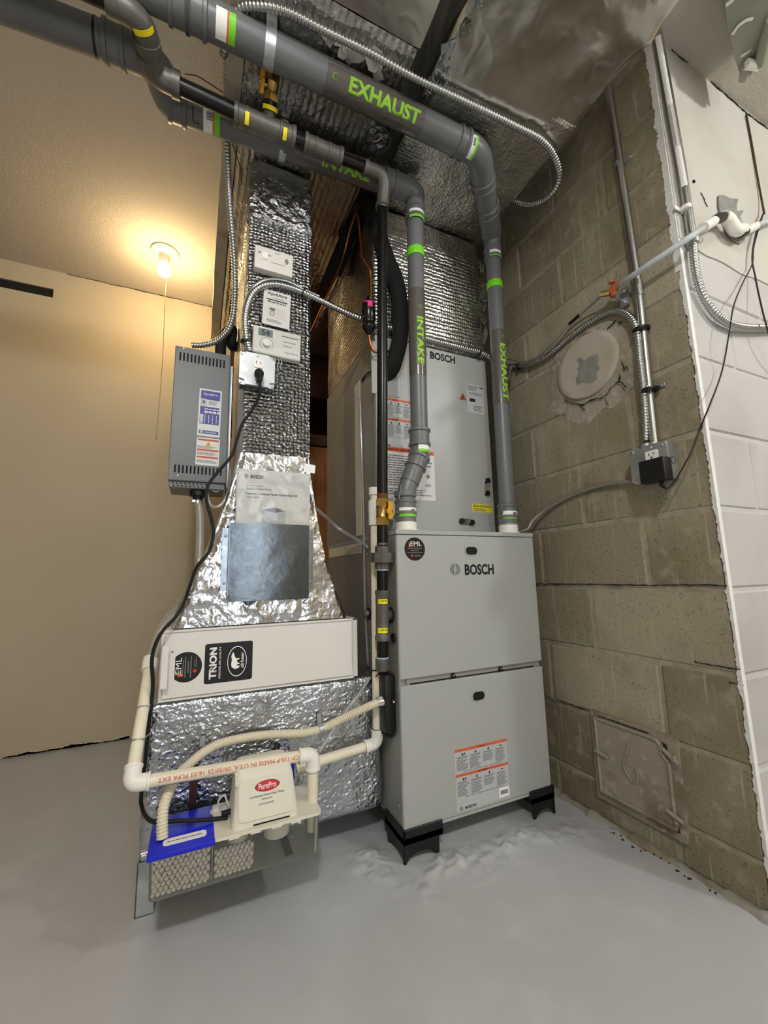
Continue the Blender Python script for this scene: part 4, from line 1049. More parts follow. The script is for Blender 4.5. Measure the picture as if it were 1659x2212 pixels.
# ================================================================== GAS PIPE
def gas():
    t = thing('gas_pipe', 'black iron gas pipe with brass shutoff valve, union and drip leg, left of the furnace', 'pipe', (-.04, .045, .5))
    R = .0167
    b = PY(826, 1440, .045); tp = V((-.028, -.012, 2.035)); b = V((b.x, .045, b.z)); ax = (tp-b).normalized()
    at = lambda z: b+(tp-b)*((z-b.z)/(tp.z-b.z))
    zy = lambda py: PY(824, py, at(PY(824, py, .04).z).y).z
    zc0, zc1 = zy(1447), zy(1420)
    bm = B(); lathe(bm, [(0, -.004), (.016, -.003), (.019, .002), (.0195, .020), (.021, .022), (.021, .032), (.018, .033)], at(zc0), ax, 20)
    for k in range(6):
        a = k*math.pi/3; d = V((math.cos(a), math.sin(a), 0)); obox(bm, M.Translation(at(zc0+.011)+d*.0195) @ M.Rotation(a, 4, 'Z'), (.004, .004, .020))
    obj('drip_cap', bm, 'iron_fitting', t)
    bm = B(); lathe(bm, [(R+.001, 0), (R+.0025, .002), (R+.0005, .005)], at(zc0+.032), ax, 20); obj('thread_sealant', bm, 'thread_dope', t)
    zt0, zt1 = zy(1383), zy(1275)
    bm = B(); tube(bm, [at(zc0+.02), at(zt0+.005)], R, 20); obj('nipple', bm, 'black_iron', t)
    h = zt1-zt0
    bm = B(); lathe(bm, [(R, 0), (.022, .0), (.0225, .012), (.0195, .016), (.0195, h-.016), (.0225, h-.012), (.022, h), (R, h)], at(zt0), ax, 24)
    g = PX(849, 1329, 0); m = at(g.z); tube(bm, [m, V((0.0, g.y+.012, g.z))], .0165, 20); tee = obj('tee', bm, 'iron_fitting', t)
    for py in (1298, 1360):
        z = zy(py); bm = B(); arc_patch(bm, at(z), -ax, V((-.35, -1, 0)), .0198, .014, -.75, .75); y = obj('yellow_tag', bm, 'yellow_tag', t, label='small yellow tag with black print')
        cyl_text('1 674 4J', 'ink', y, at(z), V((1, 0, 0)), V((-.35, -1, 0)), 10, .020, .008, bold=.02) if False else None
        out = V((-.35, -1, 0)).normalized(); rt = out.cross(V((0, 0, 1)))*-1
        def fn(c, z=z):
            a = c.x/.0205; o = V((-.35, -1, 0)).normalized(); s = V((0, 0, 1)).cross(o)*1.0
            return at(z)+(o*math.cos(a)+s*math.sin(a))*(.0206+c.z)+V((0, 0, c.y))
        text('1 674 4J', None, .022, .008, 'ink', y, .02, .0003, fn=fn)
    # nipple, union, nipple, valve
    zu0, zu1 = zy(1228), zy(1180)
    bm = B(); tube(bm, [at(zt1-.005), at(zu0+.01)], R, 20); obj('nipple', bm, 'black_iron', t)
    bm = B(); lathe(bm, [(R+.001, 0), (R+.0025, .002), (R+.0005, .006)], at(zu0-.006), ax, 20); obj('thread_sealant', bm, 'thread_dope', t)
    H = zu1-zu0
    bm = B(); lathe(bm, [(R, 0), (.0225, 0), (.0225, H*.3)], at(zu0), ax, 8); lathe(bm, [(.0225, H*.27), (.0345, H*.27), (.0345, H*.70), (.0225, H*.70)], at(zu0), ax, 8); lathe(bm, [(.0225, H*.70), (.0225, H), (R, H)], at(zu0), ax, 8)
    obj('union', bm, 'iron_fitting', t, smooth=False)
    zv0, zv1 = zy(1135), zy(1078)
    bm = B(); tube(bm, [at(zu1-.005), at(zv0+.01)], R, 20); obj('nipple', bm, 'black_iron', t)
    bm = B(); tube(bm, [at(zu1+.004), at(zu1+.010)], R+.0008, 20); obj('bare_thread', bm, 'iron_fitting', t)
    def valve(p, d, L, hand, hname='yellow lever'):
        d = V(d).normalized(); bm = B(); lathe(bm, [(.0185, L*.25), (.0205, L*.30), (.0185, L*.34), (.0185, L*.66), (.020, L*.70), (.0185, L*.75)], p, d, 20); v = obj('valve', bm, 'brass', t)
        for pr in ([(R, 0), (.0215, 0), (.0215, L*.28), (.018, L*.28)], [(.018, L*.72), (.0215, L*.72), (.0215, L), (R, L)]):
            bm = B(); lathe(bm, pr, p, d, 6); obj('hex_end', bm, 'brass', v, smooth=False)
        h = V(hand).normalized(); h = (h-d*h.dot(d)).normalized(); c = V(p)+d*L*.52; s = d.cross(h)
        bm = B(); lathe(bm, [(.010, .015), (.010, .026)], c, h, 16); obj('valve_stem', bm, 'brass', v)
        mx = M((( s.x, d.x, h.x, c.x), (s.y, d.y, h.y, c.y), (s.z, d.z, h.z, c.z), (0, 0, 0, 1)))
        bm = B(); plate(bm, mx, [(-.006, -.024), (.006, -.024), (.008, -.012), (.013, -.006), (.013, .006), (.008, .012), (.007, .03), (-.007, .03), (-.008, .012), (-.013, .006), (-.013, -.006), (-.008, -.012)], .008, .024); hd = obj('lever', bm, 'yellow_handle', v, smooth=False)
        bm = B(); lathe(bm, [(.006, .032), (.006, .035), (.0, .036)], c, h, 6); obj('lever_nut', bm, 'chrome', hd)
    valve(at(zv0), ax, zv1-zv0, (.62, -.78, 0))
    bm = B(); tube(bm, [at(zv1), at(zv1+.008), at(zv1+.016)], [R+.0005, R+.0005, R+.0002], 20); obj('rust_ring', bm, 'rust_ring', t)
    bm = B(); tube(bm, [at(zv1-.005), at(1.5), at(2.02)], R, 24); obj('riser', bm, 'black_iron', t)
    # top elbow and run along the intake pipe
    yh, zh = -.054, 2.075
    el = fillet([at(2.0), V((-.036, yh, zh)), V((-.11, yh, zh))], .035, 8)
    bm = B(); tube(bm, el, .0205, 20); lathe(bm, [(.0205, 0), (.0235, .0), (.0235, .012), (.0205, .012)], at(1.995), ax, 20); lathe(bm, [(.0205, 0), (.0235, .0), (.0235, .012), (.0205, .012)], V((-.10, yh, zh)), (-1, 0, 0), 20); obj('elbow', bm, 'iron_fitting', t)
    X = lambda px, py: PZ(px, py, zh).x
    R2 = .0208
    xs_ = PZ(690, 325, zh).x
    bm = B(); tube(bm, [V((-.09, yh, zh)), V((xs_, yh, zh))], R, 20); obj('nipple', bm, 'black_iron', t)
    bm = B(); tube(bm, [V((xs_-.01, yh, zh)), V((-.40, yh, zh)), V((-.67, yh-.012, zh))], R2, 24); obj('horizontal_run', bm, 'black_iron', t)
    def sleeve(x0, x1, r, rings=()):
        bm = B(); prof = [(R, 0), (r+.003, 0), (r+.003, .010), (r, .012)]; L = abs(x1-x0)
        for q in rings: prof += [(r, q*L-.004), (r+.002, q*L-.003), (r+.002, q*L+.003), (r, q*L+.004)]
        prof += [(r, L-.012), (r+.003, L-.010), (r+.003, L), (R, L)]
        lathe(bm, prof, V((min(x0, x1), yh, zh)), (1, 0, 0), 24); return bm
    obj('coupling', sleeve(X(655, 312), X(735, 348), .0250, (.3, .65)), 'iron_fitting', t)
    bm = sleeve(X(505, 245), X(635, 305), .0275, (.2, .75))
    xv = X(580, 272); br = V((xv, yh, zh)); bd = V((0, -.62, .78)).normalized()
    lathe(bm, [(.018, 0), (.018, .034), (.0215, .035), (.0215, .046), (.017, .046)], br, bd, 20); obj('tee', bm, 'iron_fitting', t)
    for px, py in ((532, 262), (612, 295)):
        bm = B(); arc_patch(bm, V((X(px, py), yh, zh)), (1, 0, 0), V((0, -.7, -.8)), .0298, .011, -.5, .5); obj('yellow_tag', bm, 'yellow_tag', t)
    bm = B(); arc_patch(bm, br+bd*.040, bd, V((0, -1, -.6)), .0217, .010, -1.2, 1.2); obj('yellow_tag', bm, 'yellow_tag', t)
    bm = B(); tube(bm, [br+bd*.038, br+bd*.064], R, 16); obj('nipple', bm, 'black_iron', t)
    valve(br+bd*.058, bd, .058, (-1, -.35, .1))
    # double elbow at the left, then on to the ceiling run
    pts = fillet([V((-.645, yh-.010, zh)), V((-.705, yh-.014, zh)), V((-.716, -.175, zh+.006)), V((-.79, -.179, zh+.01))], [.045, .045], 8)
    bm = B(); tube(bm, pts, .0275, 20)
    for q, d in ((V((-.652, yh-.011, zh)), (1, 0, 0)), (V((-.7125, -.13, zh+.003)), (.08, 1, 0)), (V((-.7095, -.098, zh+.001)), (.08, 1, 0)), (V((-.775, -.179, zh+.01)), (1, 0, 0))):
        lathe(bm, [(.0275, -.010), (.031, -.010), (.031, .010), (.0275, .010)], q, d, 20)
    obj('double_elbow', bm, 'iron_fitting', t)
    bm = B(); arc_patch(bm, V((-.722, -.165, zh+.005)), (.3, 1, 0), V((.3, -.3, -1)), .0284, .012, -.9, .9); obj('yellow_tag', bm, 'yellow_tag', t)
    bm = B(); tube(bm, [V((-.77, -.179, zh+.01)), V((-1.6, -.17, zh+.02))], R2, 24); obj('horizontal_run', bm, 'black_iron', t)
gas()

# ================================================================== FLEXIBLE CONDUITS, CABLES
def flex(name, pts, r, label, cat, m='flex_steel', amp=.0032, pitch=.0092, group=None):
    bm = B(); corrugated(bm, spline(pts, 10), r, amp, pitch, 10); o = obj(name, bm, m, ang=180); return tag(o, label, cat, group)
def conduits():
    zf = ZD-.027
    pts = [V((.50, -.05, 2.20)), V((.535, -.12, 2.13)), V((.548, -.2, 2.10)), V((.53, -.258, 2.12)), PZ(1180, 312, zf-.01), PZ(1100, 266, zf), PZ(900, 170, zf-.004), PZ(800, 115, zf-.004), PZ(700, 66, zf-.004), PZ(620, 26, zf-.004), PZ(560, 14, zf-.004), PZ(512, 26, zf), V((-.540, -.15, 2.13)),
           PY(489, 110, -.08), PY(489, 200, -.0), PY(490, 300, .08), PY(496, 440, .16), PY(506, 560, .24), PY(507, 650, .30), PY(497, 705, .34), PY(470, 735, .375), PY(440, 745, .39), PY(415, 746, .40)]
    flex('flexible_conduit', pts, .0106, 'ribbed steel conduit from under the ceiling ducts down to the grey humidifier', 'conduit')
    # loop: duct outlet -> coil front -> chimney outlet
    pts = [PY(540, 762, .105), PY(531, 725, .115), PY(530, 680, .120), PY(542, 640, .122), PY(565, 619, .122), PY(600, 615, .122), PY(645, 628, .118), PY(690, 648, .112), PY(740, 672, .115), PY(790, 692, .122), PY(870, 716, .122), PY(930, 734, .122), PY(1000, 752, .122), PY(1055, 770, .115), V((.56, .10, 1.545)),
           PX(1105, 792, .64), PX(1135, 790, .64), PX(1180, 770, .64), PX(1230, 728, .64), PX(1280, 692, .64), PX(1320, 673, .638), PX(1349, 676, .634), PX(1368, 694, .630), PX(1377, 725, .628), PX(1381, 769, .628), PX(1386, 810, .628), PX(1391, 860, .628), PX(1394, 910, .630), PX(1395, 952, .632)]
    flex('flexible_conduit', pts, .0106, 'ribbed steel conduit looping from the duct outlet across the coil cabinet to the chimney outlet', 'conduit')
    bm = B(); pts = [PY(527, 770, .12), PY(524, 700, .125), PY(530, 650, .128), PY(550, 618, .128), PY(580, 604, .128), PY(620, 608, .128), PY(655, 625, .126), PY(690, 641, .124)]
    tube(bm, spline(pts, 8), .0042, 8); o = obj('control_cable', bm, 'galv'); tag(o, 'thin grey control cable arched above the conduit on the return drop', 'cable')
    # armoured cable from chimney outlet to furnace top
    pts = [PX(1372, 1040, .64), PX(1330, 1043, .642), PX(1280, 1054, .645), PX(1230, 1073, .645), PX(1180, 1100, .635), PX(1150, 1125, .61), PX(1133, 1146, .585), V((.525, .2, ZT+.012))]
    flex('armoured_cable', pts, .0062, 'thin armoured cable from the chimney outlet down behind the furnace top', 'cable', 'bx_cable', .0009, .005)
    # white front: conduit curve leaving to the right
    yf = YC-.018
    pts = [PY(1497, 525, yf), PY(1500, 560, yf), PY(1506, 600, yf), PY(1522, 645, yf), PY(1552, 685, yf), PY(1590, 704, yf), PY(1640, 708, yf), PY(1700, 704, yf), PY(1800, 690, yf)]
    flex('flexible_conduit', pts, .0105, 'ribbed steel conduit curving across the white painted chimney front', 'conduit')
    # cable ties
    def tie(p, d, r, lab):
        bm = B(); d = V(d).normalized(); lathe(bm, [(r, -.003), (r+.0016, -.003), (r+.0016, .003), (r, .003)], p, d, 18)
        u = d.orthogonal().normalized(); tube(bm, [p+u*r, p+u*(r+.014)], .0018, 6); obox(bm, M.Translation(p+u*(r+.002)), (.006, .006, .005), .001, 1)
        o = obj('cable_tie', bm, 'black_plastic'); tag(o, lab, 'cable tie')
    tie(PY(655, 632, .120), (1, 0, -.35), .0125, 'black cable tie on the conduit at the right edge of the return drop')
    tie(PY(530, 738, .114), (0, 0, 1), .0125, 'black cable tie on the conduit above the duct outlet')
    tie(PY(1034, 764, .118), (1, 0, -.3), .0125, 'black cable tie on the conduit before the upper right coil cabinet corner')
    tie(PX(1121, 792, .64), (0, 1, 0), .0125, 'black cable tie on the conduit beside the exhaust riser')
    tie(PX(1385, 712, .632), (0, 0, 1), .022, 'black cable tie round conduit and steel tube near the top of the loop')
    tie(PX(1405, 842, .632), (0, 0, 1), .022, 'black cable tie round conduit and steel tube above the chimney outlet')
conduits()

def steel_tubes():
    x = XW-.016
    t = thing('steel_conduit', 'straight steel conduit on the bare chimney side above the outlet box', 'conduit', (x, -.38, 1.15))
    a, b, c = PX(1413, 945, x), PX(1380, 625, x), PX(1316, 205, x)
    bm = B(); tube(bm, [a+V((0, 0, -.035)), a, b, c+V((0, 0, .04))], .0117, 16); obj('tube', bm, 'emt', t)
    bm = B(); d = (c-b).normalized(); lathe(bm, [(.0117, -.025), (.0135, -.024), (.0135, .024), (.0117, .025)], b, d, 16); obj('coupling', bm, 'emt', t)
    for px, py in ((1352, 340), (1413, 835)):
        p = PX(px, py, x); bm = B(); lathe(bm, [(.0118, -.007), (.0135, -.007), (.0135, .007), (.0118, .007)], V((x, c.y+(a.y-c.y)*((c.z-p.z)/(c.z-a.z)), p.z)), (0, 0, 1), 16)
        yy = c.y+(a.y-c.y)*((c.z-p.z)/(c.z-a.z)); box(bm, (XW-.005, yy-.042, p.z-.006), (XW-.002, yy-.006, p.z+.006), .001, 1); st = obj('strap', bm, 'galv', t)
        bm = B(); screw(bm, V((XW-.005, yy-.032, p.z)), (-1, 0, 0), .004, .004); obj('screw', bm, 'galv', st)
    y = YC-.018
    t = thing('steel_conduit', 'paint smeared steel conduit on the white chimney front beside the corner', 'conduit', (.71, y, 1.7))
    a, c = PY(1496, 522, y), PY(1418, 85, y)
    bm = B(); tube(bm, [a, V((a.x, y, a.z+.25)), V((c.x+.012, y, ZC-.01))], .0117, 16); obj('tube', bm, 'emt', t)
    bm = B(); dd = (c-a).normalized()
    for z0, z1, an in ((1.85, 2.36, 2.4), (1.98, 2.12, 1.9)):
        p0 = a+(c-a)*((z0-a.z)/(c.z-a.z)); p1 = a+(c-a)*((z1-a.z)/(c.z-a.z)); mid = (p0+p1)/2+V((.005, 0, 0)); arc_patch(bm, mid, dd, V((-1, -.6, 0)), .0119, (p1-p0).length, -.7, .5, .0009, 8)
    obj('paint_smear', bm, 'paint_edge', t)
    bm = B(); lathe(bm, [(.0117, -.014), (.016, -.014), (.016, .0), (.0145, .014), (.0117, .014)], a+V((0, 0, .006)), (0, 0, 1), 14); obox(bm, M.Translation(a+V((.02, -.006, .004))) @ M.Rotation(-.5, 4, 'Y'), (.03, .012, .012), .003, 2); obj('connector', bm, 'galv', t)
    p = PY(1477, 448, y); bm = B(); lathe(bm, [(.0118, -.006), (.0138, -.006), (.0138, .006), (.0118, .006)], V((a.x-.008, y, p.z)), (0, 0, 1), 16); box(bm, (a.x-.045, YC-.010, p.z-.006), (a.x-.018, YC-.006, p.z+.006), .001, 1); obj('strap', bm, 'paint_edge', t)
steel_tubes()

# ================================================================== OUTLETS
def outlet_duct():
    yb, yf = .138, .088
    q = [PY(*p, yf) for p in ((519, 757), (591, 772), (594, 838), (517, 826))]
    c = sum(q, V((0, 0, 0)))/4; s = .102
    t = thing('outlet_box', 'square steel outlet box on the foil return drop with one plug in it', 'outlet', (c.x, yb, c.z-s/2))
    bm = B(); box(bm, (c.x-s/2+.002, yf+.008, c.z-s/2+.002), (c.x+s/2-.002, yb, c.z+s/2-.002), .003, 2); obj('box', bm, 'galv_dark', t, smooth=False)
    e, r = s/2, .017; poly = []
    for sx, sy in ((1, 1), (-1, 1), (-1, -1), (1, -1)):
        pts = [(sx*e, sy*(e-r)), (sx*(e-r*.8), sy*(e-r*.85)), (sx*(e-r*.85), sy*(e-r*.8)), (sx*(e-r), sy*e)]
        poly += pts if sx*sy > 0 else pts[::-1]
    bm = B(); plate(bm, FR((c.x, yf+.006, c.z)), poly, .006); cv = obj('cover', bm, 'galv', t, smooth=False)
    bm = B(); plate(bm, FR((c.x, yf+.008, c.z)), rrect(s, s, .008), .0015); obj('box_rim', bm, 'galv', t, smooth=False)
    for sz, kind in ((.019, 0), (-.019, 1)):
        m = FR((c.x+.003, yf, c.z+sz)); bm = B(); plate(bm, m, [(x*1.0, min(.0135, max(-.0135, y))) for x, y in circ(.0172, 32)], .002); f = obj('receptacle', bm, 'label_white', cv, smooth=False)
        for dx in (-.0063, .0063):
            bm = B(); plate(bm, m @ M.Translation((dx, .003, .002)), [(-.001, -.004), (.001, -.004), (.001, .004), (-.001, .004)], .0003); obj('slot', bm, 'dark_gap', f, smooth=False)
    for dx, dz in ((0, .044), (0, -.044), (-.045, -.045), (.045, -.045), (-.045, .045), (.045, .045)):
        bm = B(); screw(bm, V((c.x+dx, yf+(.0 if dx == 0 else .006), c.z+dz)), (0, -1, 0), .0035); obj('screw', bm, 'chrome', cv)
    # power cord with plug
    global CORD
    pc = V((c.x+.004, yf-.002, c.z-.018)); bm = B(); tube(bm, [pc, pc+V((0, -.012, -.0)), pc+V((0, -.026, -.012)), pc+V((0, -.030, -.035))], [.013, .014, .011, .006], 12); plug_bm = bm
    pts = [pc+V((0, -.030, -.03)), PY(561, 850, .07), PY(548, 880, .09), PY(524, 915, .10), PY(512, 950, .105), PY(500, 985, .10), PY(470, 1020, .09), PY(449, 1050, .085), PY(446, 1080, .085), PY(455, 1115, .085), PY(461, 1150, .085), PY(452, 1190, .08), PY(425, 1225, .08), PY(412, 1260, .09), PY(398, 1300, .10), PY(380, 1332, .09), PY(352, 1362, .07), PY(335, 1395, .07), PY(328, 1430, .075), PY(330, 1485, .095), PY(322, 1560, .105), PY(314, 1640, .108), PY(305, 1720, .108), PY(306, 1740, .09), PY(314, 1762, .05), PY(335, 1776, .02), PY(385, 1773, .01), PY(440, 1771, .005), PY(492, 1766, .0)]
    bm = B(); tube(bm, spline(pts, 8), .0044, 10); CORD = (bm, plug_bm)
outlet_duct()

def outlet_chimney():
    x1 = XW-.05
    q = [PX(*p, x1) for p in ((1362, 966), (1432, 948), (1442, 1040), (1373, 1052))]
    c = V((x1, (q[0].y+q[1].y+q[2].y+q[3].y)/4, (q[0].z+q[1].z+q[2].z+q[3].z)/4)); s = .102
    t = thing('outlet_box', 'square steel outlet box on the block chimney with a black adapter', 'outlet', (XW, c.y, c.z-s/2))
    bm = B(); box(bm, (x1+.004, c.y-s/2, c.z-s/2), (XW-.002, c.y+s/2, c.z+s/2), .003, 2); bx = obj('box', bm, 'galv', t, smooth=False)
    bm = B(); ring2d(bm, M(((1, 0, 0, XW-.024), (0, 0, -1, c.y-s/2), (0, 1, 0, c.z), (0, 0, 0, 1))), .009, .0105, .0008, 20); obj('knockout', bm, 'galv_dark', bx)
    bm = B(); plate(bm, SD((x1+.006, c.y, c.z)), rrect(s+.004, s+.004, .014), .006); cv = obj('cover', bm, 'galv', t, smooth=False)
    m = SD((x1, c.y-.012, c.z)); bm = B(); plate(bm, m, rrect(.034, .068, .002), .003); dv = obj('receptacle', bm, 'label_white', cv, smooth=False)
    for dx, dy, w, h in ((-.0063, .024, .002, .009), (.0063, .025, .002, .007), (0, .014, .005, .005)):
        bm = B(); plate(bm, m @ M.Translation((dx, dy, .003)), rrect(w, h, .0009), .0003); obj('slot', bm, 'dark_gap', dv, smooth=False)
    for dy, dz in ((.042, .042), (-.042, -.042), (-.042, .042), (.042, -.042), (-.012, .044)):
        bm = B(); screw(bm, V((x1, c.y+dy, c.z+dz)), (-1, 0, 0), .0035); obj('screw', bm, 'chrome', cv)
    bm = B(); lathe(bm, [(.0105, 0), (.014, 0), (.014, .012), (.0117, .012)], V((XW-.02, PX(1413, 945, XW-.016).y, c.z+s/2)), (0, 0, 1), 12); obj('connector', bm, 'galv', t)
    bm = B(); lathe(bm, [(.0105, 0), (.014, 0), (.014, .014), (.0105, .014)], V((XW-.024, PX(1395, 952, .632).y, c.z+s/2)), (0, 0, 1), 12); obj('connector', bm, 'galv', t)
    t2 = thing('power_adapter', 'black wall adapter plugged into the chimney outlet with a thin black lead', 'adapter', (x1-.02, c.y, c.z-.06))
    p = [PX(*p, x1-.035) for p in ((1375, 988), (1438, 985), (1443, 1042), (1382, 1050))]
    cc = sum(p, V((0, 0, 0)))/4; bm = B(); box(bm, (x1-.038, cc.y-.035, cc.z-.032), (x1-.003, cc.y+.035, cc.z+.032), .004, 3); bd = obj('housing', bm, 'black_plastic', t2)
    bm = B(); j = V((x1-.02, cc.y-.012, cc.z-.032)); tube(bm, [j, j+V((0, 0, -.010)), j+V((0, -.006, -.018))], [.006, .006, .004], 10); obj('strain_relief', bm, 'black_rubber', t2)
    yw = YC-.02
    pts = [j+V((0, -.006, -.016)), PX(1440, 1056, x1-.02), PX(1458, 1038, x1-.01), PX(1490, 982, x1+.0), PX(1510, 930, .63), PY(1535, 870, YC-.03), PY(1560, 800, yw), PY(1575, 720, yw-.02), PY(1585, 660, yw-.02), PY(1605, 610, yw), PY(1625, 570, yw), PY(1628, 535, yw), PY(1640, 490, yw), PY(1650, 460, yw)]
    bm = B(); tube(bm, spline(pts, 8), .0019, 6); obj('lead', bm, 'wire', t2)
    pts = [PY(1650, 458, yw), PY(1634, 500, yw), PY(1625, 555, yw), PY(1632, 600, yw), PY(1640, 640, yw-.01), PY(1652, 690, yw-.02), PY(1668, 740, yw-.02), PY(1700, 820, yw)]
    bm = B(); tube(bm, spline(pts, 8), .0024, 6); o = obj('lead_wire', bm, 'wire'); tag(o, 'second black wire crossing the adapter lead on the white chimney front', 'wire')
    pts = [PY(1612, 248, YC-.008), PY(1622, 300, YC-.009), PY(1634, 370, YC-.009), PY(1645, 430, YC-.012), PY(1651, 462, yw)]
    bm = B(); tube(bm, spline(pts, 8), .0030, 6); o = obj('lead_wire', bm, 'wire_brown'); tag(o, 'dark brown wire running down the plaster crack of the white chimney front', 'wire')
outlet_chimney()

# ================================================================== CONTROLS ON THE DUCT
def humidistat():
    yf = .112; q = [PY(*p, yf) for p in ((547, 697), (650, 727), (650, 781), (546, 757))]
    x0, x1 = q[0].x, q[1].x; z1 = (q[0].z+q[1].z)/2; z0 = (q[2].z+q[3].z)/2-.002
    c = V(((x0+x1)/2, yf, (z0+z1)/2)); w, h = x1-x0, z1-z0; tilt = M.Rotation(-.02, 4, 'Z')
    t = thing('humidity_control', 'pale grey humidity control with a number display and dial on the return drop', 'control', (c.x, .138, z0))
    m = FR(c) @ tilt
    bm = B(); obox(bm, m @ M.Translation((0, 0, -.012)), (w, h, .024), .004, 3); cs = obj('case', bm, 'control_grey', t)
    bm = B(); plate(bm, m, [(-.48*w, -.46*h), (.48*w, -.46*h), (.48*w, -.16*h), (.3*w, -.13*h), (.1*w, -.16*h), (-.12*w, -.24*h), (-.3*w, -.28*h), (-.48*w, -.28*h)], .0006); obj('lower_panel', bm, 'paper', cs, smooth=False)
    bm = B(); plate(bm, m @ M.Translation((-.25*w, .28*h, 0)), rrect(.34*w, .34*h, .002), .001); fr = obj('display_frame', bm, 'white_plastic', cs, smooth=False)
    bm = B(); plate(bm, m @ M.Translation((-.25*w, .28*h, .001)), rrect(.30*w, .28*h, .001), .0004); ds = obj('display', bm, 'lcd', fr, smooth=False)
    text('54', m @ M.Translation((-.25*w, .28*h, .0014)), .17*w, .2*h, 'ink', fr, .0)
    bm = B(); k = m @ M.Translation((-.22*w, -.12*h, 0)); o = k @ V((0, 0, 0)); lathe(bm, [(.018, 0), (.018, .002), (.0135, .003), (.0125, .012), (.0, .014)], o, (0, -1, 0), 24); dl = obj('dial', bm, 'white_plastic', cs)
    bm = B(); ring2d(bm, k, .0195, .0205, .0005, 28); obj('dial_scale', bm, 'ink_soft', cs, smooth=False)
    strips(m @ M.Translation((.27*w, .30*h, 0)), .36*w, .06*h, 1, 'ink', cs, 3, ragged=0); strips(m @ M.Translation((.26*w, .1*h, 0)), .3*w, .05*h, 1, 'ink_soft', cs, 4); strips(m @ M.Translation((.24*w, -.05*h, 0)), .25*w, .05*h, 1, 'ink_soft', cs, 5)
    text('AprilAire', m @ M.Translation((.30*w, -.30*h, .0006)), .28*w, .10*h, 'ink_soft', cs, .0)
    for dx in (-.12, -.04, .03, .09):
        a = m @ V((dx*w, -.5*h, -.012)); bm = B(); tube(bm, spline([a+V((0, 0, .002)), a+V((.004, -.004, -.012)), a+V((.0, .004, -.022)), a+V((.006, .012, -.03))], 4), .0012, 5); obj('lead', bm, 'paper', t)
    # folded instruction sheet behind it
    q = [PY(*p, .131) for p in ((568, 622), (626, 640), (627, 712), (568, 700))]
    c = sum(q, V((0, 0, 0)))/4; w = (q[1].x-q[0].x+q[2].x-q[3].x)/2; h = (q[0].z+q[1].z-q[2].z-q[3].z)/2; m = FR(c) @ M.Rotation(-.03, 4, 'Z')
    bm = B(); plate(bm, m, rrect(w, h, .001), .0012); s = obj('instruction_sheet', bm, 'paper'); tag(s, 'white printed instruction sheet tucked behind the humidity control', 'leaflet')
    m = m @ M.Translation((0, 0, .0012))
    text('AprilAire', m @ M.Translation((.0, .40*h, 0)), .72*w, .10*h, 'ink', s, .02); text('Humidifier', m @ M.Translation((.08*w, .30*h, 0)), .42*w, .045*h, 'ink_soft', s)
    bm = B(); plate(bm, m @ M.Translation((.0, .235*h, 0)), rrect(.78*w, .03*h, .0005), .0003); obj('rule', bm, 'ink', s, smooth=False)
    text('Model 60 & 62', m @ M.Translation((.0, .175*h, 0)), .68*w, .055*h, 'ink', s, .02)
    bm = B(); plate(bm, m @ M.Translation((.0, -.12*h, 0)), rrect(.66*w, .30*h, .001), .0003); pc = obj('printed_picture', bm, 'control_grey', s, smooth=False)
    bm = B(); plate(bm, m @ M.Translation((-.16*w, -.04*h, .0003)), rrect(.2*w, .08*h, .0005), .0003); obj('picture_display', bm, 'ink_soft', pc, smooth=False)
    bm = B(); ring2d(bm, m @ M.Translation((-.16*w, -.16*h, .0003)), .0055, .007, .0003, 18); obj('picture_dial', bm, 'ink', pc, smooth=False)
    strips(m @ M.Translation((-.05*w, -.37*h, 0)), .6*w, .1*h, 3, 'ink_soft', s, 6)
    # upper control
    yf = .108; q = [PY(*p, yf) for p in ((551, 527), (633, 552), (633, 600), (551, 580))]
    x0, x1 = q[0].x, q[1].x; z1 = (q[0].z+q[1].z)/2; z0 = (q[2].z+q[3].z)/2+.004; w, h = x1-x0, z1-z0; c = V(((x0+x1)/2, yf, (z0+z1)/2)); m = FR(c) @ M.Rotation(-.02, 4, 'Z')
    t = thing('control_box', 'plain white plastic control box with a round slotted grille high on the return drop', 'control', (c.x, .138, z0))
    bm = B(); obox(bm, m @ M.Translation((0, 0, -.013)), (w, h, .026), .003, 2); cs = obj('case', bm, 'white_plastic', t)
    bm = B()
    for dy, ww in ((.009, .007), (.0045, .011), (0, .013), (-.0045, .011), (-.009, .007)):
        plate(bm, m @ M.Translation((.33*w, .12*h+dy*.9, 0)), rrect(ww, .0024, .001), .0004)
    g = obj('grille_slots', bm, 'ink', cs, smooth=False); g['kind'] = 'stuff'
    bm = B(); plate(bm, m @ M.Translation((-.24*w, .16*h, 0)), rrect(.018, .022, .008), .0006); obj('button', bm, 'label_white', cs, smooth=False)
    strips(m @ M.Translation((-.38*w, .2*h, 0)), .008, .008, 2, 'ink', cs, 8, ragged=0); strips(m @ M.Translation((-.12*w, .17*h, 0)), .012, .006, 2, 'ink', cs, 9); strips(m @ M.Translation((.1*w, -.1*h, 0)), .045, .003, 1, 'ink', cs, 10, ragged=0); strips(m @ M.Translation((.08*w, .36*h, 0)), .018, .004, 1, 'ink_soft', cs, 11, ragged=0); strips(m @ M.Translation((-.24*w, -.06*h, 0)), .016, .003, 1, 'ink_soft', cs, 12, ragged=0)
humidistat()

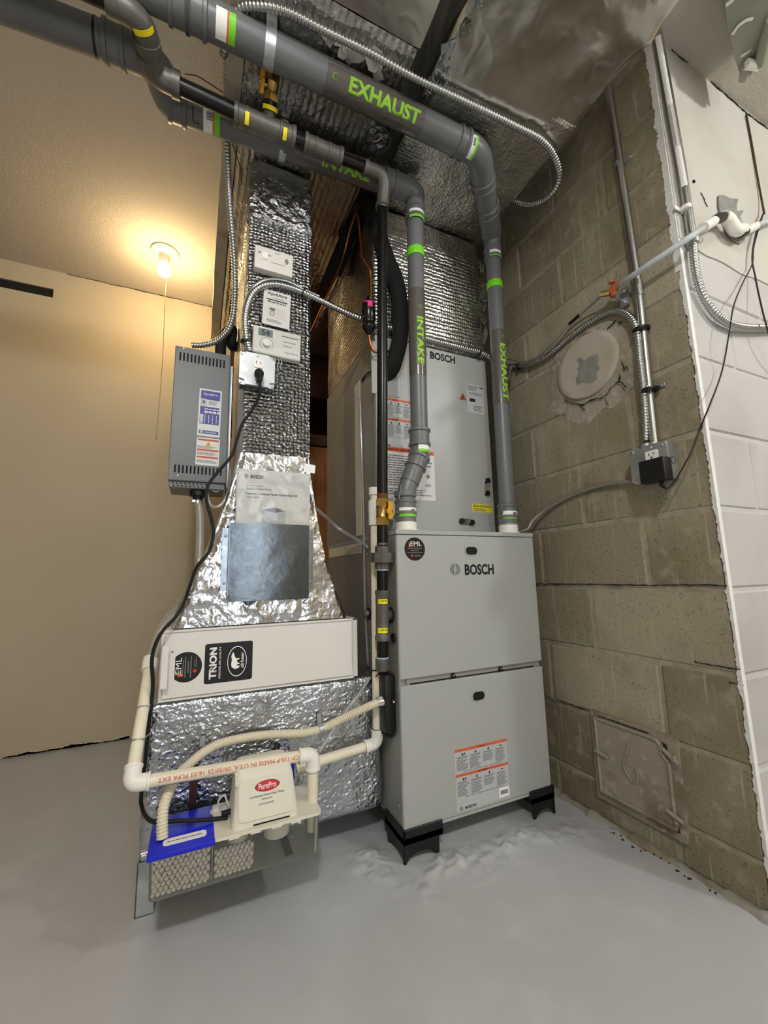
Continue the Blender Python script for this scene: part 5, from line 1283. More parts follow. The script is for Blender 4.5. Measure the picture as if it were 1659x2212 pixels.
# ================================================================== MANUAL AND HOLDER
def manual():
    y = .098
    q = [PY(*p, y) for p in ((497, 1131), (670, 1133), (672, 1290), (500, 1303))]
    x0, x1 = q[0].x, q[1].x; z1, z0 = (q[0].z+q[1].z)/2, (q[2].z+q[3].z)/2
    t = thing('document_holder', 'bare galvanised sheet metal pocket screwed to the duct boot', 'holder', ((x0+x1)/2, .12, z0))
    bm = B(); n_ = 16; g_ = [[bm.verts.new((x0+(x1-.003-x0)*i/n_, y-.004*math.sin(math.pi*i/n_)*(1-.3*j), z0+(z1-z0)*j)) for j in (0, 1)] for i in range(n_+1)]
    for i in range(n_): bm.faces.new((g_[i][0], g_[i+1][0], g_[i+1][1], g_[i][1]))
    bmesh.ops.solidify(bm, geom=bm.faces[:], thickness=.001); obj('front_sheet', bm, 'galv_dark', t)
    for x, s in ((x0, -1), (x1-.003, 1)):
        bm = B(); box(bm, (x-.001, y, z0+.015), (x+.001, y+.022, z1)); box(bm, (min(x, x+s*.018), y+.021, z0+.03), (max(x, x+s*.018), y+.0225, z1-.012)); f = obj('side_flange', bm, 'galv_dark', t, smooth=False)
        for zz in (z0+.05, z1-.035):
            bm = B(); screw(bm, V((x+s*.009, y+.021, zz)), (0, -1, 0), .0042, .004); obj('screw', bm, 'galv', f)
    # booklet in a clear bag
    b = thing('manual_booklet', 'printed installation booklet in a clear bag standing in the metal pocket', 'booklet', ((x0+x1)/2, .105, z0))
    q = [PY(*p, .106) for p in ((515, 1008), (676, 1022), (668, 1132), (505, 1130))]
    bx0, bx1, bz1 = (q[0].x+q[3].x)/2, (q[1].x+q[2].x)/2-.004, (q[0].z+q[1].z)/2-.004; w = bx1-bx0; xm = (bx0+bx1)/2
    bm = B(); box(bm, (bx0, .105, z0+.01), (bx1, .109, bz1), .0008, 1); cv = obj('cover', bm, 'paper', b, smooth=False)
    m = FR((xm, .1049, 0))
    P_ = lambda px, py: PY(px, py, .105)
    def at(px, py): p = P_(px, py); return FR((p.x, .1049, p.z))
    a, e = P_(541, 1029), P_(568, 1031); text('BOSCH', at(555, 1030), e.x-a.x, .0105, 'ink', cv, .02); emblem(at(532.5, 1028), .0055, cv)
    a, e = P_(533, 1055), P_(586, 1058); text('Bosch IDS Heat Pump', at(560, 1057), e.x-a.x, .009, 'ink_soft', cv)
    a, e = P_(532, 1066), P_(643, 1070); text('Premium Connected Series Condensing Unit', at(588, 1069), e.x-a.x, .009, 'ink', cv, .01)
    strips(at(550, 1049), .05, .003, 1, 'ink_soft', cv, 3, ragged=0); strips(at(548, 1074), .04, .003, 1, 'ink_soft', cv, 4, ragged=0)
    # printed picture of a box shaped unit with dark top
    c = P_(593, 1112); mm = FR((c.x, .1049, c.z))
    bm = B(); plate(bm, mm, [(-.034, -.024), (.0, -.03), (.032, -.024), (.032, .012), (-.0, .006), (-.034, .014)], .0004); pi = obj('printed_unit', bm, 'label_grey', cv, smooth=False)
    bm = B(); plate(bm, mm @ M.Translation((0, 0, .0004)), [(-.034, .014), (-.0, .006), (.032, .012), (.0, .021)], .0004); obj('printed_top', bm, 'ink_soft', pi, smooth=False)
    # clear bag
    bm = B(); n1, n2 = 24, 30; q = [PY(*p, .1) for p in ((512, 984), (683, 992), (668, 1131), (505, 1131))]; gr = []
    for i in range(n1+1):
        row = []
        for j in range(n2+1):
            u, v = i/n1, j/n2; top = q[0].lerp(q[1], u); bot = q[3].lerp(q[2], u); p = top.lerp(bot, v); p.y = .1025+.003*nz(p, 22, 3)+.0015*nz(p, 60, 4)
            if p.z > bz1: p.y += .004
            row.append(bm.verts.new(p))
        gr.append(row)
    for i in range(n1):
        for j in range(n2): bm.faces.new((gr[i][j], gr[i+1][j], gr[i+1][j+1], gr[i][j+1]))
    bmesh.ops.solidify(bm, geom=bm.faces[:], thickness=.0004)
    obj('clear_bag', bm, 'bag_film', b, ang=180)
    s = PY(669, 1012, .0985); bm = B(); plate(bm, FR((s.x, .0985, s.z)) @ M.Rotation(-.1, 4, 'Z'), rrect(.034, .026, .001), .0004); obj('bag_sticker', bm, 'label_white', b, smooth=False)
# thin film: mostly see-through with a sheen
def film(name, gloss, base, mixd, col):
    m = bpy.data.materials.new(name); m.use_nodes = True; MATS[name] = m; nt = m.node_tree; nt.nodes.clear()
    o = nt.nodes.new('ShaderNodeOutputMaterial'); mx = nt.nodes.new('ShaderNodeMixShader'); tr = nt.nodes.new('ShaderNodeBsdfTransparent'); gl = nt.nodes.new('ShaderNodeBsdfGlossy'); df = nt.nodes.new('ShaderNodeBsdfDiffuse'); m2 = nt.nodes.new('ShaderNodeMixShader')
    gl.inputs['Roughness'].default_value = gloss; df.inputs['Color'].default_value = col; m2.inputs[0].default_value = mixd
    fr = nt.nodes.new('ShaderNodeFresnel'); fr.inputs[0].default_value = 1.4; ad = nt.nodes.new('ShaderNodeMath'); ad.operation = 'ADD'; ad.inputs[1].default_value = base
    nt.links.new(fr.outputs[0], ad.inputs[0]); nt.links.new(ad.outputs[0], mx.inputs[0])
    nt.links.new(gl.outputs[0], m2.inputs[1]); nt.links.new(df.outputs[0], m2.inputs[2]); nt.links.new(tr.outputs[0], mx.inputs[1]); nt.links.new(m2.outputs[0], mx.inputs[2]); nt.links.new(mx.outputs[0], o.inputs[0])
film('bag_film', .12, .02, .2, (.8, .8, .8, 1))
film('tank_film', .05, .015, .45, (.75, .76, .70, 1))
film('hose_film', .15, .28, .6, (.8, .79, .74, 1))
manual()

# ================================================================== HUMIDIFIER
def humidifier():
    y0 = .38; x0, x1 = -.648, -.468; z0, z1 = 1.097, 1.574; D = .155
    t = thing('humidifier', 'dark grey steam humidifier box with louvres and a blue sticker beside the return drop', 'humidifier', ((x0+x1)/2, y0+D/2, z0-.03))
    bm = B(); box(bm, (x0, y0, z0-.0), (x1, y0+D, z1), .003, 2); cs = obj('case', bm, 'hum_grey', t, smooth=False)
    bm = B(); box(bm, (x0+.004, y0+.01, z0-.022), (x1-.004, y0+D, z0), .002, 1); bt = obj('base_pan', bm, 'hum_grey', t, smooth=False)
    bm = B()
    for r_ in range(2):
        for k in range(9): plate(bm, FR((x0+.015+.0125*k+.003*r_, y0+.0098, z0-.007-.009*r_)), circ(.0026, 10), .0006)
    g = obj('drain_holes', bm, 'dark_gap', bt, smooth=False); g['kind'] = 'stuff'
    def louvre(px0, py0, px1, py1, n, hpx):
        a, b = PY(px0, py0, y0), PY(px1, py1, y0); h = PY(px0, py0-hpx/2, y0).z-PY(px0, py0+hpx/2, y0).z
        for k in range(n):
            p = a.lerp(b, k/(n-1)); bm = B(); plate(bm, FR((p.x, y0-.0002, p.z)), rrect(.0052, h, .0015), .0008); obj('louvre_slot', bm, 'dark_gap', cs, smooth=False)
    louvre(389.5, 769.5, 484, 787, 13, 18); louvre(378, 1012, 477, 1020, 13, 17)
    bm = B(); screw(bm, PY(397, 753, y0), (0, -1, 0), .004); obj('screw', bm, 'galv', cs)
    bm = B(); screw(bm, PY(384, 1027, y0), (0, -1, 0), .004); obj('screw', bm, 'galv', cs)
    def rect(px): 
        q = [PY(*p, y0) for p in px]; return sum(q, V((0, 0, 0)))/4, (q[1].x+q[2].x-q[0].x-q[3].x)/2, (q[0].z+q[1].z-q[2].z-q[3].z)/2
    c, w, h = rect(((432, 838), (479, 846), (475, 946), (425, 940))); m = FR((c.x, y0, c.z)) @ M.Rotation(-.012, 4, 'Z')
    bm = B(); plate(bm, m, rrect(w, h, .003), .0005); s = obj('blue_sticker', bm, 'label_white', cs, smooth=False, label='tall white sticker with dark blue printed table'); m = m @ M.Translation((0, 0, .0005))
    def bl(x, y, ww, hh, mt, par, th=.0003, z=0, nm='printed_block'):
        bm = B(); plate(bm, m @ M.Translation((x*w, y*h, z)), rrect(ww*w, hh*h, .0008), th); return obj(nm, bm, mt, par, smooth=False)
    b1 = bl(0, .37, .86, .19, 'label_blue', s); text('AprilAire', m @ M.Translation((0, .385*h, .0003)), .66*w, .06*h, 'label_white', b1, .03)
    bl(-.29, .215, .28, .14, 'paper', s, .0005, .0003, 'logo_box'); text('A', m @ M.Translation((-.29*w, .22*h, .0009)), .13*w, .07*h, 'label_blue', s, .03)
    strips(m @ M.Translation((.14*w, .21*h, 0)), .42*w, .09*h, 4, 'ink_soft', s, 3)
    b2 = bl(0, -.06, .86, .37, 'label_blue', s)
    for rI, y in enumerate((.075, .025, .0)):
        for k in range(4): bl(-.16+.185*k, y, .16, .022, 'label_white', b2, .0003, .0003, 'table_cell')
    for r_ in range(7):
        bl(-.345, -.055-.0265*r_, .14, .02, 'label_white', b2, .0003, .0003, 'table_cell')
    bm = B()
    for r_ in range(7):
        for k in range(4): plate(bm, m @ M.Translation(((-.2+.17*k)*w, (-.055-.0265*r_)*h, .0003)), rrect(.045*w, .014*h, .0003), .0003)
    g = obj('table_figures', bm, 'label_white', b2, smooth=False); g['kind'] = 'stuff'
    b3 = bl(0, -.415, .86, .07, 'label_blue', s); strips(m @ M.Translation((.1*w, -.415*h, .0003)), .58*w, .03*h, 2, 'label_white', b3, 5, ragged=.1)
    bl(-.32, -.415, .14, .05, 'paper', b3, .0003, .0003)
    c, w, h = rect(((425, 943), (475.5, 950), (472, 1008), (422, 1003))); m = FR((c.x, y0, c.z)) @ M.Rotation(-.012, 4, 'Z')
    bm = B(); plate(bm, m, rrect(w, h, .003), .0005); s = obj('caution_sticker', bm, 'label_white', cs, smooth=False, label='white caution sticker with red bars'); m = m @ M.Translation((0, 0, .0005))
    for y in (.42, .05, -.21): bl(0, y, .92, .065, 'label_orange', s, nm='red_bar')
    bm = B(); plate(bm, m @ M.Translation((0, .28*h, 0)), [(-.009, -.008), (.009, -.008), (0, .0085)], .0003); tr = obj('caution_triangle', bm, 'yellow_handle', s, smooth=False)
    bm = B(); plate(bm, m @ M.Translation((0, .27*h, .0003)), [(-.001, -.004), (.0025, .001), (.0005, .001), (.0015, .005), (-.002, 0), (0, 0)], .0003); obj('bolt', bm, 'ink', tr, smooth=False)
    for y, n in ((.15, 3), (-.08, 4), (-.36, 4)): strips(m @ M.Translation((0, y*h, 0)), .9*w, .03*h*n, n, 'ink_soft', s, int(10+y*10))
    # mounting strip to the right and black canister neck below
    bm = B(); box(bm, (x1+.002, y0+.05, z0-.005), (x1+.012, y0+.09, z1-.015), .001, 1); obj('mount_rail', bm, 'galv', t, smooth=False)
    p = PY(428, 1060, y0+.05); bm = B(); lathe(bm, [(.027, 0), (.027, -.022), (.017, -.024), (.016, -.034), (.010, -.034)], V((p.x, y0+.05, z0-.02)), (0, 0, 1), 20); obj('drain_cup', bm, 'black_plastic', t)
    bm = B(); lathe(bm, [(.013, 0), (.0145, 0), (.0145, -.011), (.013, -.011)], V((p.x, y0+.05, z0-.056)), (0, 0, 1), 18); obox(bm, M.Translation((p.x-.012, y0+.034, z0-.061)), (.012, .006, .010), .001, 1); obj('hose_clamp', bm, 'chrome', t)
    # steam hose
    pts = [V((x1-.03, y0+.09, z1-.01)), PY(478, 738, y0+.09), PY(492, 716, y0+.10), PY(501, 712, y0+.11), V((-.46, y0+.13, 1.69)), V((-.43, y0+.15, 1.70))]
    bm = B(); tube(bm, spline(pts, 8), .020, 16); o = obj('steam_hose', bm, 'black_rubber'); tag(o, 'thick black rubber steam hose from humidifier top into the return drop', 'hose')
    # clear drain hose and thin tubing
    yv = y0+.05
    pts = [V((p.x, yv, z0-.05)), PY(432, 1110, yv), PY(432, 1170, yv), PY(428, 1230, yv-.02), PY(415, 1270, .30), PY(385, 1310, .24), PY(355, 1350, .20), PY(338, 1390, .18), PY(327, 1430, .17), PY(322, 1452, .165)]
    bm = B(); tube(bm, spline(pts, 8), .0135, 14); o = obj('drain_hose', bm, 'hose_film', ang=180); tag(o, 'wide clear drain hose from the humidifier down behind the boot', 'hose')
    pts = [PY(447, 1062, y0+.03), PY(452, 1085, y0+.03), PY(465, 1095, y0+.02), PY(482, 1085, y0+.02), PY(494, 1055, y0+.03), PY(498, 1010, y0+.05)]
    bm = B(); tube(bm, spline(pts, 8), .0055, 10); o = obj('fill_tube', bm, 'hose_film', ang=180); tag(o, 'thin clear tube looping under the humidifier', 'tube')
    bm = B(); tube(bm, spline([PY(452, 1056, y0+.03), PY(468, 1062, y0+.02), PY(480, 1050, y0+.02), PY(490, 1030, y0+.03)], 6), .0018, 6); o = obj('signal_wire', bm, 'hose_cream'); tag(o, 'thin cream wire under the humidifier', 'wire')
humidifier()

# ================================================================== CONDENSATE PUMP
def pump():
    x0, x1, y0, y1 = -.611, -.253, -.062, .080; zb, zt = .130, .213
    t = thing('condensate_pump', 'white condensate neutralizer pump on a clear tank of pellets with a blue cover', 'pump', ((x0+x1)/2, .01, zb))
    xm = -.490
    # clear tank shell
    bm = B(); w = .0022
    def shell(b, lo, hi, th):
        lo, hi = V(lo), V(hi)
        r = rrect(hi.x-lo.x, hi.y-lo.y, .014, 5); cx, cy = (lo.x+hi.x)/2, (lo.y+hi.y)/2
        ri = rrect(hi.x-lo.x-2*th, hi.y-lo.y-2*th, .012, 5)
        A = [[b.verts.new((cx+x*s, cy+y*s2, z)) for x, y in rr_] for rr_, z, s, s2 in ((r, lo.z, .985, .985), (r, hi.z, 1, 1), (ri, hi.z, 1, 1), (ri, lo.z+th, .985, .985))]
        n = len(r)
        for p, q in zip(A, A[1:]):
            for k in range(n): b.faces.new((p[k], p[(k+1) % n], q[(k+1) % n], q[k]))
        b.faces.new(A[0][::-1]); b.faces.new(A[-1])
    shell(bm, (x0, y0, zb), (x1, y1, zt), w); obj('tank', bm, 'tank_film', t, ang=50)
    # neutraliser pellets
    bm = B(); rr = random.Random(11); r = .0049
    tmpl = B(); bmesh.ops.create_icosphere(tmpl, subdivisions=1, radius=r); tv = [v.co.copy() for v in tmpl.verts]; tf = [[v.index for v in f.verts] for f in tmpl.faces]; tmpl.free()
    def pellets(xa, xb, ya, yb, za, zb_):
        z = za; row = 0
        while z < zb_:
            y = ya; ly = 0
            while y < yb:
                x = xa+(r if (row+ly) % 2 else 0)
                while x < xb:
                    c = V((x+rr.uniform(-.001, .001), y+rr.uniform(-.0006, .0006), z+rr.uniform(-.001, .001)))
                    vs_ = [bm.verts.new(c+v) for v in tv]
                    for f in tf: bm.faces.new([vs_[i] for i in f])
                    x += 2*r
                y += 1.8*r; ly += 1
                if ly >= 2: break
            z += 1.75*r; row += 1
    pellets(x0+.010, xm-.004, y0+.009, y0+.03, zb+.0075, zb+.072)
    pellets(xm+.008, -.405, y0+.012, y0+.03, zb+.0075, zb+.052)
    g = obj('pellets', bm, 'pellet', t); g['kind'] = 'stuff'
    bm = B(); box(bm, (x0+.016, y0+.022, zb+.004), (xm-.003, y1-.014, zb+.066)); box(bm, (xm+.004, y0+.022, zb+.004), (-.402, y1-.014, zb+.05)); obj('media_bed', bm, 'media_bed', t, smooth=False)
    bm = B(); box(bm, (xm-.0015, y0+.006, zb+.004), (xm+.0012, y1-.008, zt-.003)); obj('baffle', bm, 'hose_film', t, smooth=False)
    # white lid with downward cups
    bm = B(); xl = xm+.002
    poly = [(p[0]+(xl+x1)/2, p[1]+(y0+y1)/2) for p in rrect(x1-xl+.006, y1-y0+.008, .012, 5)]
    plate(bm, M.Translation((0, 0, zt-.001)), poly, .006); lid = obj('lid', bm, 'cream_plastic', t, ang=30)
    for cx, cy, rc, hc in ((-.435, -.01, .030, .036), (-.345, .0, .038, .048)):
        bm = B(); lathe(bm, [(rc, 0), (rc*.96, -hc*.45), (rc*.80, -hc*.45), (rc*.78, -hc), (0.001, -hc)], V((cx, cy, zt-.001)), (0, 0, 1), 24); obj('lid_cup', bm, 'cream_plastic', lid)
    bm = B()
    for k in range(4): box(bm, (xl+.03+.045*k, y0-.0055, zt-.0035), (xl+.052+.045*k, y0-.0035, zt+.001))
    c = obj('lid_clip', bm, 'cream_plastic', lid, smooth=False); c['kind'] = 'stuff'
    # blue filler cover with label
    bm = B(); box(bm, (x0-.004, y0-.006, zt-.006), (xm+.004, y1+.004, zt+.006), .003, 2); bl = obj('blue_cover', bm, 'blue_plastic', t)
    m = M.Translation((-.545, y0+.03, zt+.006)); bm = B(); plate(bm, m, rrect(.085, .026, .008), .0004); lb = obj('cover_label', bm, 'label_white', bl, smooth=False)
    strips(m @ M.Translation((0, 0, .0004)), .07, .006, 1, 'ink_soft', lb, 3, ragged=.1)
    # pump housing: sloping shoulders, rounded top
    hx0, hx1 = PY(499, 1790, -.045).x, PY(644, 1760, -.045).x; z0, z1 = zt+.005, .335
    L = [(0, 0, 0, -.055, .062), (.012, .001, .001, -.054, .062), (.05, .006, .006, -.045, .060), (.085, .008, .010, -.036, .056), (.102, .010, .014, -.028, .052), (.114, .014, .020, -.016, .044), (.119, .022, .028, -.002, .034)]
    bm = B(); rings = []
    for dz, a, b, ya, yb in L:
        xa, xb = hx0+a, hx1-b; p = rrect(xb-xa, yb-ya, .012, 5); rings.append([bm.verts.new(((xa+xb)/2+x, (ya+yb)/2+y, z0+dz)) for x, y in p])
    n = len(rings[0])
    for a, b in zip(rings, rings[1:]):
        for k in range(n): bm.faces.new((a[k], a[(k+1) % n], b[(k+1) % n], b[k]))
    bm.faces.new(rings[0][::-1]); bm.faces.new(rings[-1]); hs = obj('pump_housing', bm, 'cream_plastic', t, ang=50)
    # raised front panel following the slope, with badge and print
    up = V((0, .009, .035)).normalized(); nrm = V((0, -.035, .009)).normalized(); xr = V((1, 0, 0))
    cc = V(((hx0+hx1)/2, -.0445, z0+.052)); m = M(((1, up.x, nrm.x, cc.x), (0, up.y, nrm.y, cc.y), (0, up.z, nrm.z, cc.z), (0, 0, 0, 1)))
    W = hx1-hx0; bm = B(); plate(bm, m, rrect(W*.80, .080, .010, 5), .0025); fp = obj('front_panel', bm, 'cream_plastic', hs); m = m @ M.Translation((0, 0, .0025))
    bm = B(); plate(bm, m @ M.Translation((.003, .022, 0)), circ(.0105, 32, 2.5), .0004); bd = obj('badge', bm, 'label_red', fp, smooth=False, label='red oval badge with white lettering')
    bm = B(); ring2d(bm, m @ M.Translation((.003, .022, 0)) @ M.Diagonal((2.5, 1, 1, 1)), .0105, .0112, .0005, 32); obj('badge_rim', bm, 'ink', bd, smooth=False)
    text('PurePro', m @ M.Translation((.003, .022, .0004)), .040, .012, 'label_white', bd, .02)
    text('Condensate Neutralizer Pump', m @ M.Translation((.002, .004, 0)), .078, .0062, 'ink', fp, .0)
    text('PROPP-PUMP', m @ M.Translation((.002, -.0035, 0)), .024, .0034, 'ink', fp); text('S/N 09-120344-PUMP', m @ M.Translation((.0, -.0125, 0)), .034, .0036, 'ink', fp, .0)
    bm = B(); plate(bm, FR(((hx0+hx1)/2+.012, -.0552, z0+.003)), rrect(W*.55, .003, .001), .0006); obj('base_slot', bm, 'dark_gap', hs, smooth=False)
    bm = B()
    for k in range(5): obox(bm, M.Translation((hx0+.012+.0, -.036+.004*k, z0+.086+.004*k)), (.010, .0016, .008), .0006, 1)
    g = obj('grip_ribs', bm, 'cream_plastic', hs); g['kind'] = 'stuff'
    # cord grip, vent cap with white lead
    p = PY(494, 1766, -.01); bm = B(); tube(bm, [V((hx0-.018, .0, z0+.016)), V((hx0-.006, .0, z0+.016)), V((hx0+.004, .0, z0+.016))], [.0055, .0065, .0065], 10); obj('cord_grip', bm, 'black_rubber', t)
    q = V((hx0-.028, .045, zt+.005)); bm = B(); lathe(bm, [(.013, 0), (.013, .005), (.009, .007), (.008, .012), (0, .013)], q, (0, 0, 1), 20); obj('vent_cap', bm, 'white_plastic', t)
    bm = B(); tube(bm, spline([q+V((.004, 0, .01)), q+V((.006, -.004, .028)), q+V((.018, -.004, .035)), q+V((.026, -.01, .018)), q+V((.034, -.016, .010))], 6), .0022, 8); obj('sensor_lead', bm, 'white_plastic', t)
    cord = obj('power_cord', CORD[0], 'black_rubber', t, label='long black power cord plugged in on the return drop'); obj('plug', CORD[1], 'black_rubber', cord)
    # side outlet stub at the left end
    bm = B(); lathe(bm, [(.014, 0), (.014, .012), (.011, .014), (.011, .022)], V((x0+.002, .02, zb+.05)), (-1, 0, 0), 18); obj('outlet_stub', bm, 'hose_film', t)
    bm = B(); tube(bm, [V((-.30, .06, zt+.03)), V((-.30, .06, zt+.075))], .010, 14); tube(bm, [V((-.30, .075, zt+.025)), V((-.30, .075, zt+.005))], .011, 14); obj('discharge_fitting', bm, 'blue_plastic', t)
pump()

def pump_straps():
    for px, lab in ((418, 'dark brown hanger strap behind the blue pump cover'), (603, 'dark brown hanger strap below the pump housing')):
        x = PY(px, 1700, .10).x; bm = B()
        zs = PY(px, 1655 if px < 500 else 1625, .098).z; box(bm, (x-.009, .0965, .098), (x+.009, .100, zs), .0005, 1)
        box(bm, (x-.009, -.04, .1285), (x+.009, .100, .132), .0005, 1)
        pass
        o = obj('hanger_strap', bm, 'strap_brown', smooth=False); tag(o, lab, 'strap')
        bm = B(); lathe(bm, [(.008, 0), (.010, .004), (.010, .010), (.004, .012)], V((x, .0975, zs)), (0, -1, 0), 8); k = obj('strap_bolt', bm, 'black_plastic', o)
    for px, py in ((424, 1958), (629, 1880)):
        p = PY(px, py, .02); bm = B(); tube(bm, spline([V((p.x, .02, .1335)), V((p.x+.001, .018, .118)), V((p.x-.001, .016, .108))], 5), .0022, 6); o = obj('screw_point', bm, 'chrome'); tag(o, 'bright screw point below the pellet end of the pump tank' if px < 500 else 'bright screw point below the empty end of the pump tank', 'screw')
pump_straps()

# ================================================================== PVC PIPES AND HOSES
def pvc():
    R = .01335
    y = -.008
    eL = V((PY(283, 1697, y).x, y, PY(290, 1692, y).z)); eR = V((PY(676, 1630, y).x, y, PY(660, 1632, y).z))
    down = V((eR.x, y+.004, .150)); up = PY(322, 1448, .155)
    t = thing('condensate_pipe', 'cream PVC pipe with red print bending round the pump into its tank', 'pipe', down)
    d = (eR-eL).normalized()
    bm = B(); tube(bm, [eL+d*.02, eR-d*.02], R, 20); run = obj('front_run', bm, 'pvc', t)
    du = (up-eL).normalized()
    bm = B(); tube(bm, [eL+du*.015, up], R, 20); obj('side_run', bm, 'pvc', t)
    bm = B(); tube(bm, [eR+V((0, 0, -.01)), down], R, 20); dn = obj('down_leg', bm, 'pvc', t)
    def elbow(c, a, b, Lh=.036):
        a, b = V(a).normalized(), V(b).normalized(); bm = B(); tube(bm, fillet([c+a*Lh, c, c+b*Lh], .024, 8), R+.004, 20)
        lathe(bm, [(R+.004, -.006), (R+.0055, -.005), (R+.0055, 0), (R, 0)], c+a*Lh, a, 20); lathe(bm, [(R+.004, -.006), (R+.0055, -.005), (R+.0055, 0), (R, 0)], c+b*Lh, b, 20); return bm
    obj('elbow', elbow(eL, d, du), 'pvc_white', t); obj('elbow', elbow(eR, -d, (0, 0, -1)), 'pvc_white', t)
    bm = B(); lathe(bm, [(R, 0), (R+.005, 0), (R+.005, .035), (R, .035)], up, du, 20); obj('coupling', bm, 'pvc_white', t)
    # red print, upside down, on the front run and the leg
    L = (eR-eL).length; mid = (eL+eR)/2
    cyl_text('CP-110-P MADE IN U.S.A. 09/30/25 16:03 PLPA EXT.', 'red_print', run, mid+d*.005, -d, V((0, -1, .25)), R+.0002, L*.78, .0085, bold=0)
    cyl_text('NSF-PW-G', 'red_print', dn, V((down.x, down.y, .255)), (0, 0, -1), V((-.25, -1, 0)), R+.0002, .055, .008, bold=.02)
    bm = B(); q = eL+d*(L*.16)
    for k in range(16): arc_patch(bm, q+d*(.0032*k), d, V((0, -.7, -1)), R+.0002, .0014 if k % 3 else .002, -.22, .22, .0003, 2)
    g = obj('barcode', bm, 'ink_soft', run); g['kind'] = 'stuff'
    # wire clips holding the side run
    for k in (.33, .62):
        p = eL+(up-eL)*k; bm = B(); lathe(bm, [(R, -.0015), (R+.002, -.0015), (R+.002, .0015), (R, .0015)], p, du, 18); tube(bm, [p+V((.012, 0, .004)), p+V((.03, .03, .012))], .0015, 6); obj('wire_clip', bm, 'galv', t)
    # drain line beside the gas pipe
    y = .088; b = V((PY(815, 1605, y).x, y, PY(815, 1605, y).z)); tp = V((PY(808, 1058, y).x, y, PY(808, 1058, y).z)); l = V((PY(640, 1652, y).x, y, PY(660, 1650, y).z-.006))
    t = thing('drain_pipe', 'cream PVC drain pipe standing behind the gas pipe and turning left along the return box', 'pipe', b)
    bm = B(); tube(bm, [b+V((0, 0, .01)), tp], R, 20); obj('riser', bm, 'pvc', t)
    dl = (l-b).normalized(); bm = B(); tube(bm, [b+dl*.01, l], R, 20); obj('low_run', bm, 'pvc', t)
    obj('elbow', elbow(b, dl, (0, 0, 1), .04), 'pvc_white', t)
    zt0, zt1 = PY(808, 1135, y).z, PY(808, 1082, y).z
    bm = B(); lathe(bm, [(R, 0), (R+.0055, 0), (R+.0055, zt1-zt0), (R, zt1-zt0)], V((b.x+(tp.x-b.x)*.86, y, zt0)), (0, 0, 1), 20); bx_ = b.x+(tp.x-b.x)*.86
    tube(bm, [V((bx_, y, (zt0+zt1)/2)), V((bx_+.11, y+.01, (zt0+zt1)/2))], R+.003, 20); obj('tee', bm, 'pvc_white', t)
    bm = B(); lathe(bm, [(R, 0), (R+.004, 0), (R+.004, .024), (.004, .026)], V((tp.x, y, tp.z-.018)), (0, 0, 1), 20); obj('top_cap', bm, 'pvc_white', t)
    p = PY(815, 1448, y); bm = B(); lathe(bm, [(R, -.002), (R+.002, -.002), (R+.002, .002), (R, .002)], V((b.x+(tp.x-b.x)*.28, y, p.z)), (.15, .1, 1), 18); tube(bm, [V((b.x+.01, y-R, p.z)), V((b.x-.012, y-R-.012, p.z-.012))], .0018, 6); o = obj('cable_tie', bm, 'black_plastic'); tag(o, 'black cable tie round the PVC drain pipe above the black trap', 'cable tie')
    # black condensate trap on the furnace side
    t = thing('condensate_trap', 'flat black condensate trap box on the left furnace side', 'trap', (-.02, .06, .3))
    q = [PX(*p, -.035) for p in ((838, 1455), (853, 1458), (857, 1580), (840, 1590))]
    ya, yb = .030, .088; za, zb = PY(842, 1578, .05).z, PY(840, 1455, .05).z
    bm = B(); box(bm, (-.036, ya, za), (-.003, yb, zb), .003, 2); b0 = obj('box', bm, 'black_plastic', t)
    p = PX(857, 1519, -.01); bm = B(); lathe(bm, [(.007, 0), (.007, .006), (.003, .007)], V((-.012, ya, p.z)), (0, -1, 0), 14); sc = obj('fixing_lug', bm, 'black_plastic', t); bm = B(); screw(bm, V((-.012, ya-.007, p.z)), (0, -1, 0), .0035); obj('screw', bm, 'chrome', sc)
    bm = B(); tube(bm, spline([V((-.03, .075, za+.012)), V((-.028, .06, za-.008)), V((-.014, .044, za-.014)), V((-.006, .04, za-.004))], 6), .0055, 10); obj('tail_hose', bm, 'black_rubber', t)
    # corrugated hose from trap to the blue cover
    yh = .072
    h0 = V((-.036, .045, PY(830, 1513, .05).z))
    pts = [h0, PY(805, 1522, .045), PY(770, 1538, .065), PY(735, 1555, .085), PY(695, 1574, .098), PY(650, 1584, .098), PY(600, 1586, .096), PY(540, 1592, .096), PY(480, 1605, .096), PY(445, 1622, .09), PY(412, 1648, .075), PY(385, 1675, .055), PY(365, 1710, .02), PY(352, 1750, -.005), V((-.590, -.018, .222))]
    bm = B(); corrugated(bm, spline(pts, 10), .0118, .0022, .0066, 14); o = obj('corrugated_hose', bm, 'hose_cream', ang=180); tag(o, 'cream corrugated hose from the black trap across the foil box to the blue cover', 'hose')
    bm = B(); lathe(bm, [(.0115, -.008), (.0135, -.008), (.0135, .008), (.0115, .008)], h0+V((-.012, -.001, -.001)), (1, 0, 0), 18); obox(bm, M.Translation(h0+V((-.012, -.006, .014))), (.012, .012, .007), .001, 1); o = obj('hose_clamp', bm, 'chrome'); tag(o, 'bright worm clamp where the corrugated hose meets the black trap', 'clamp')
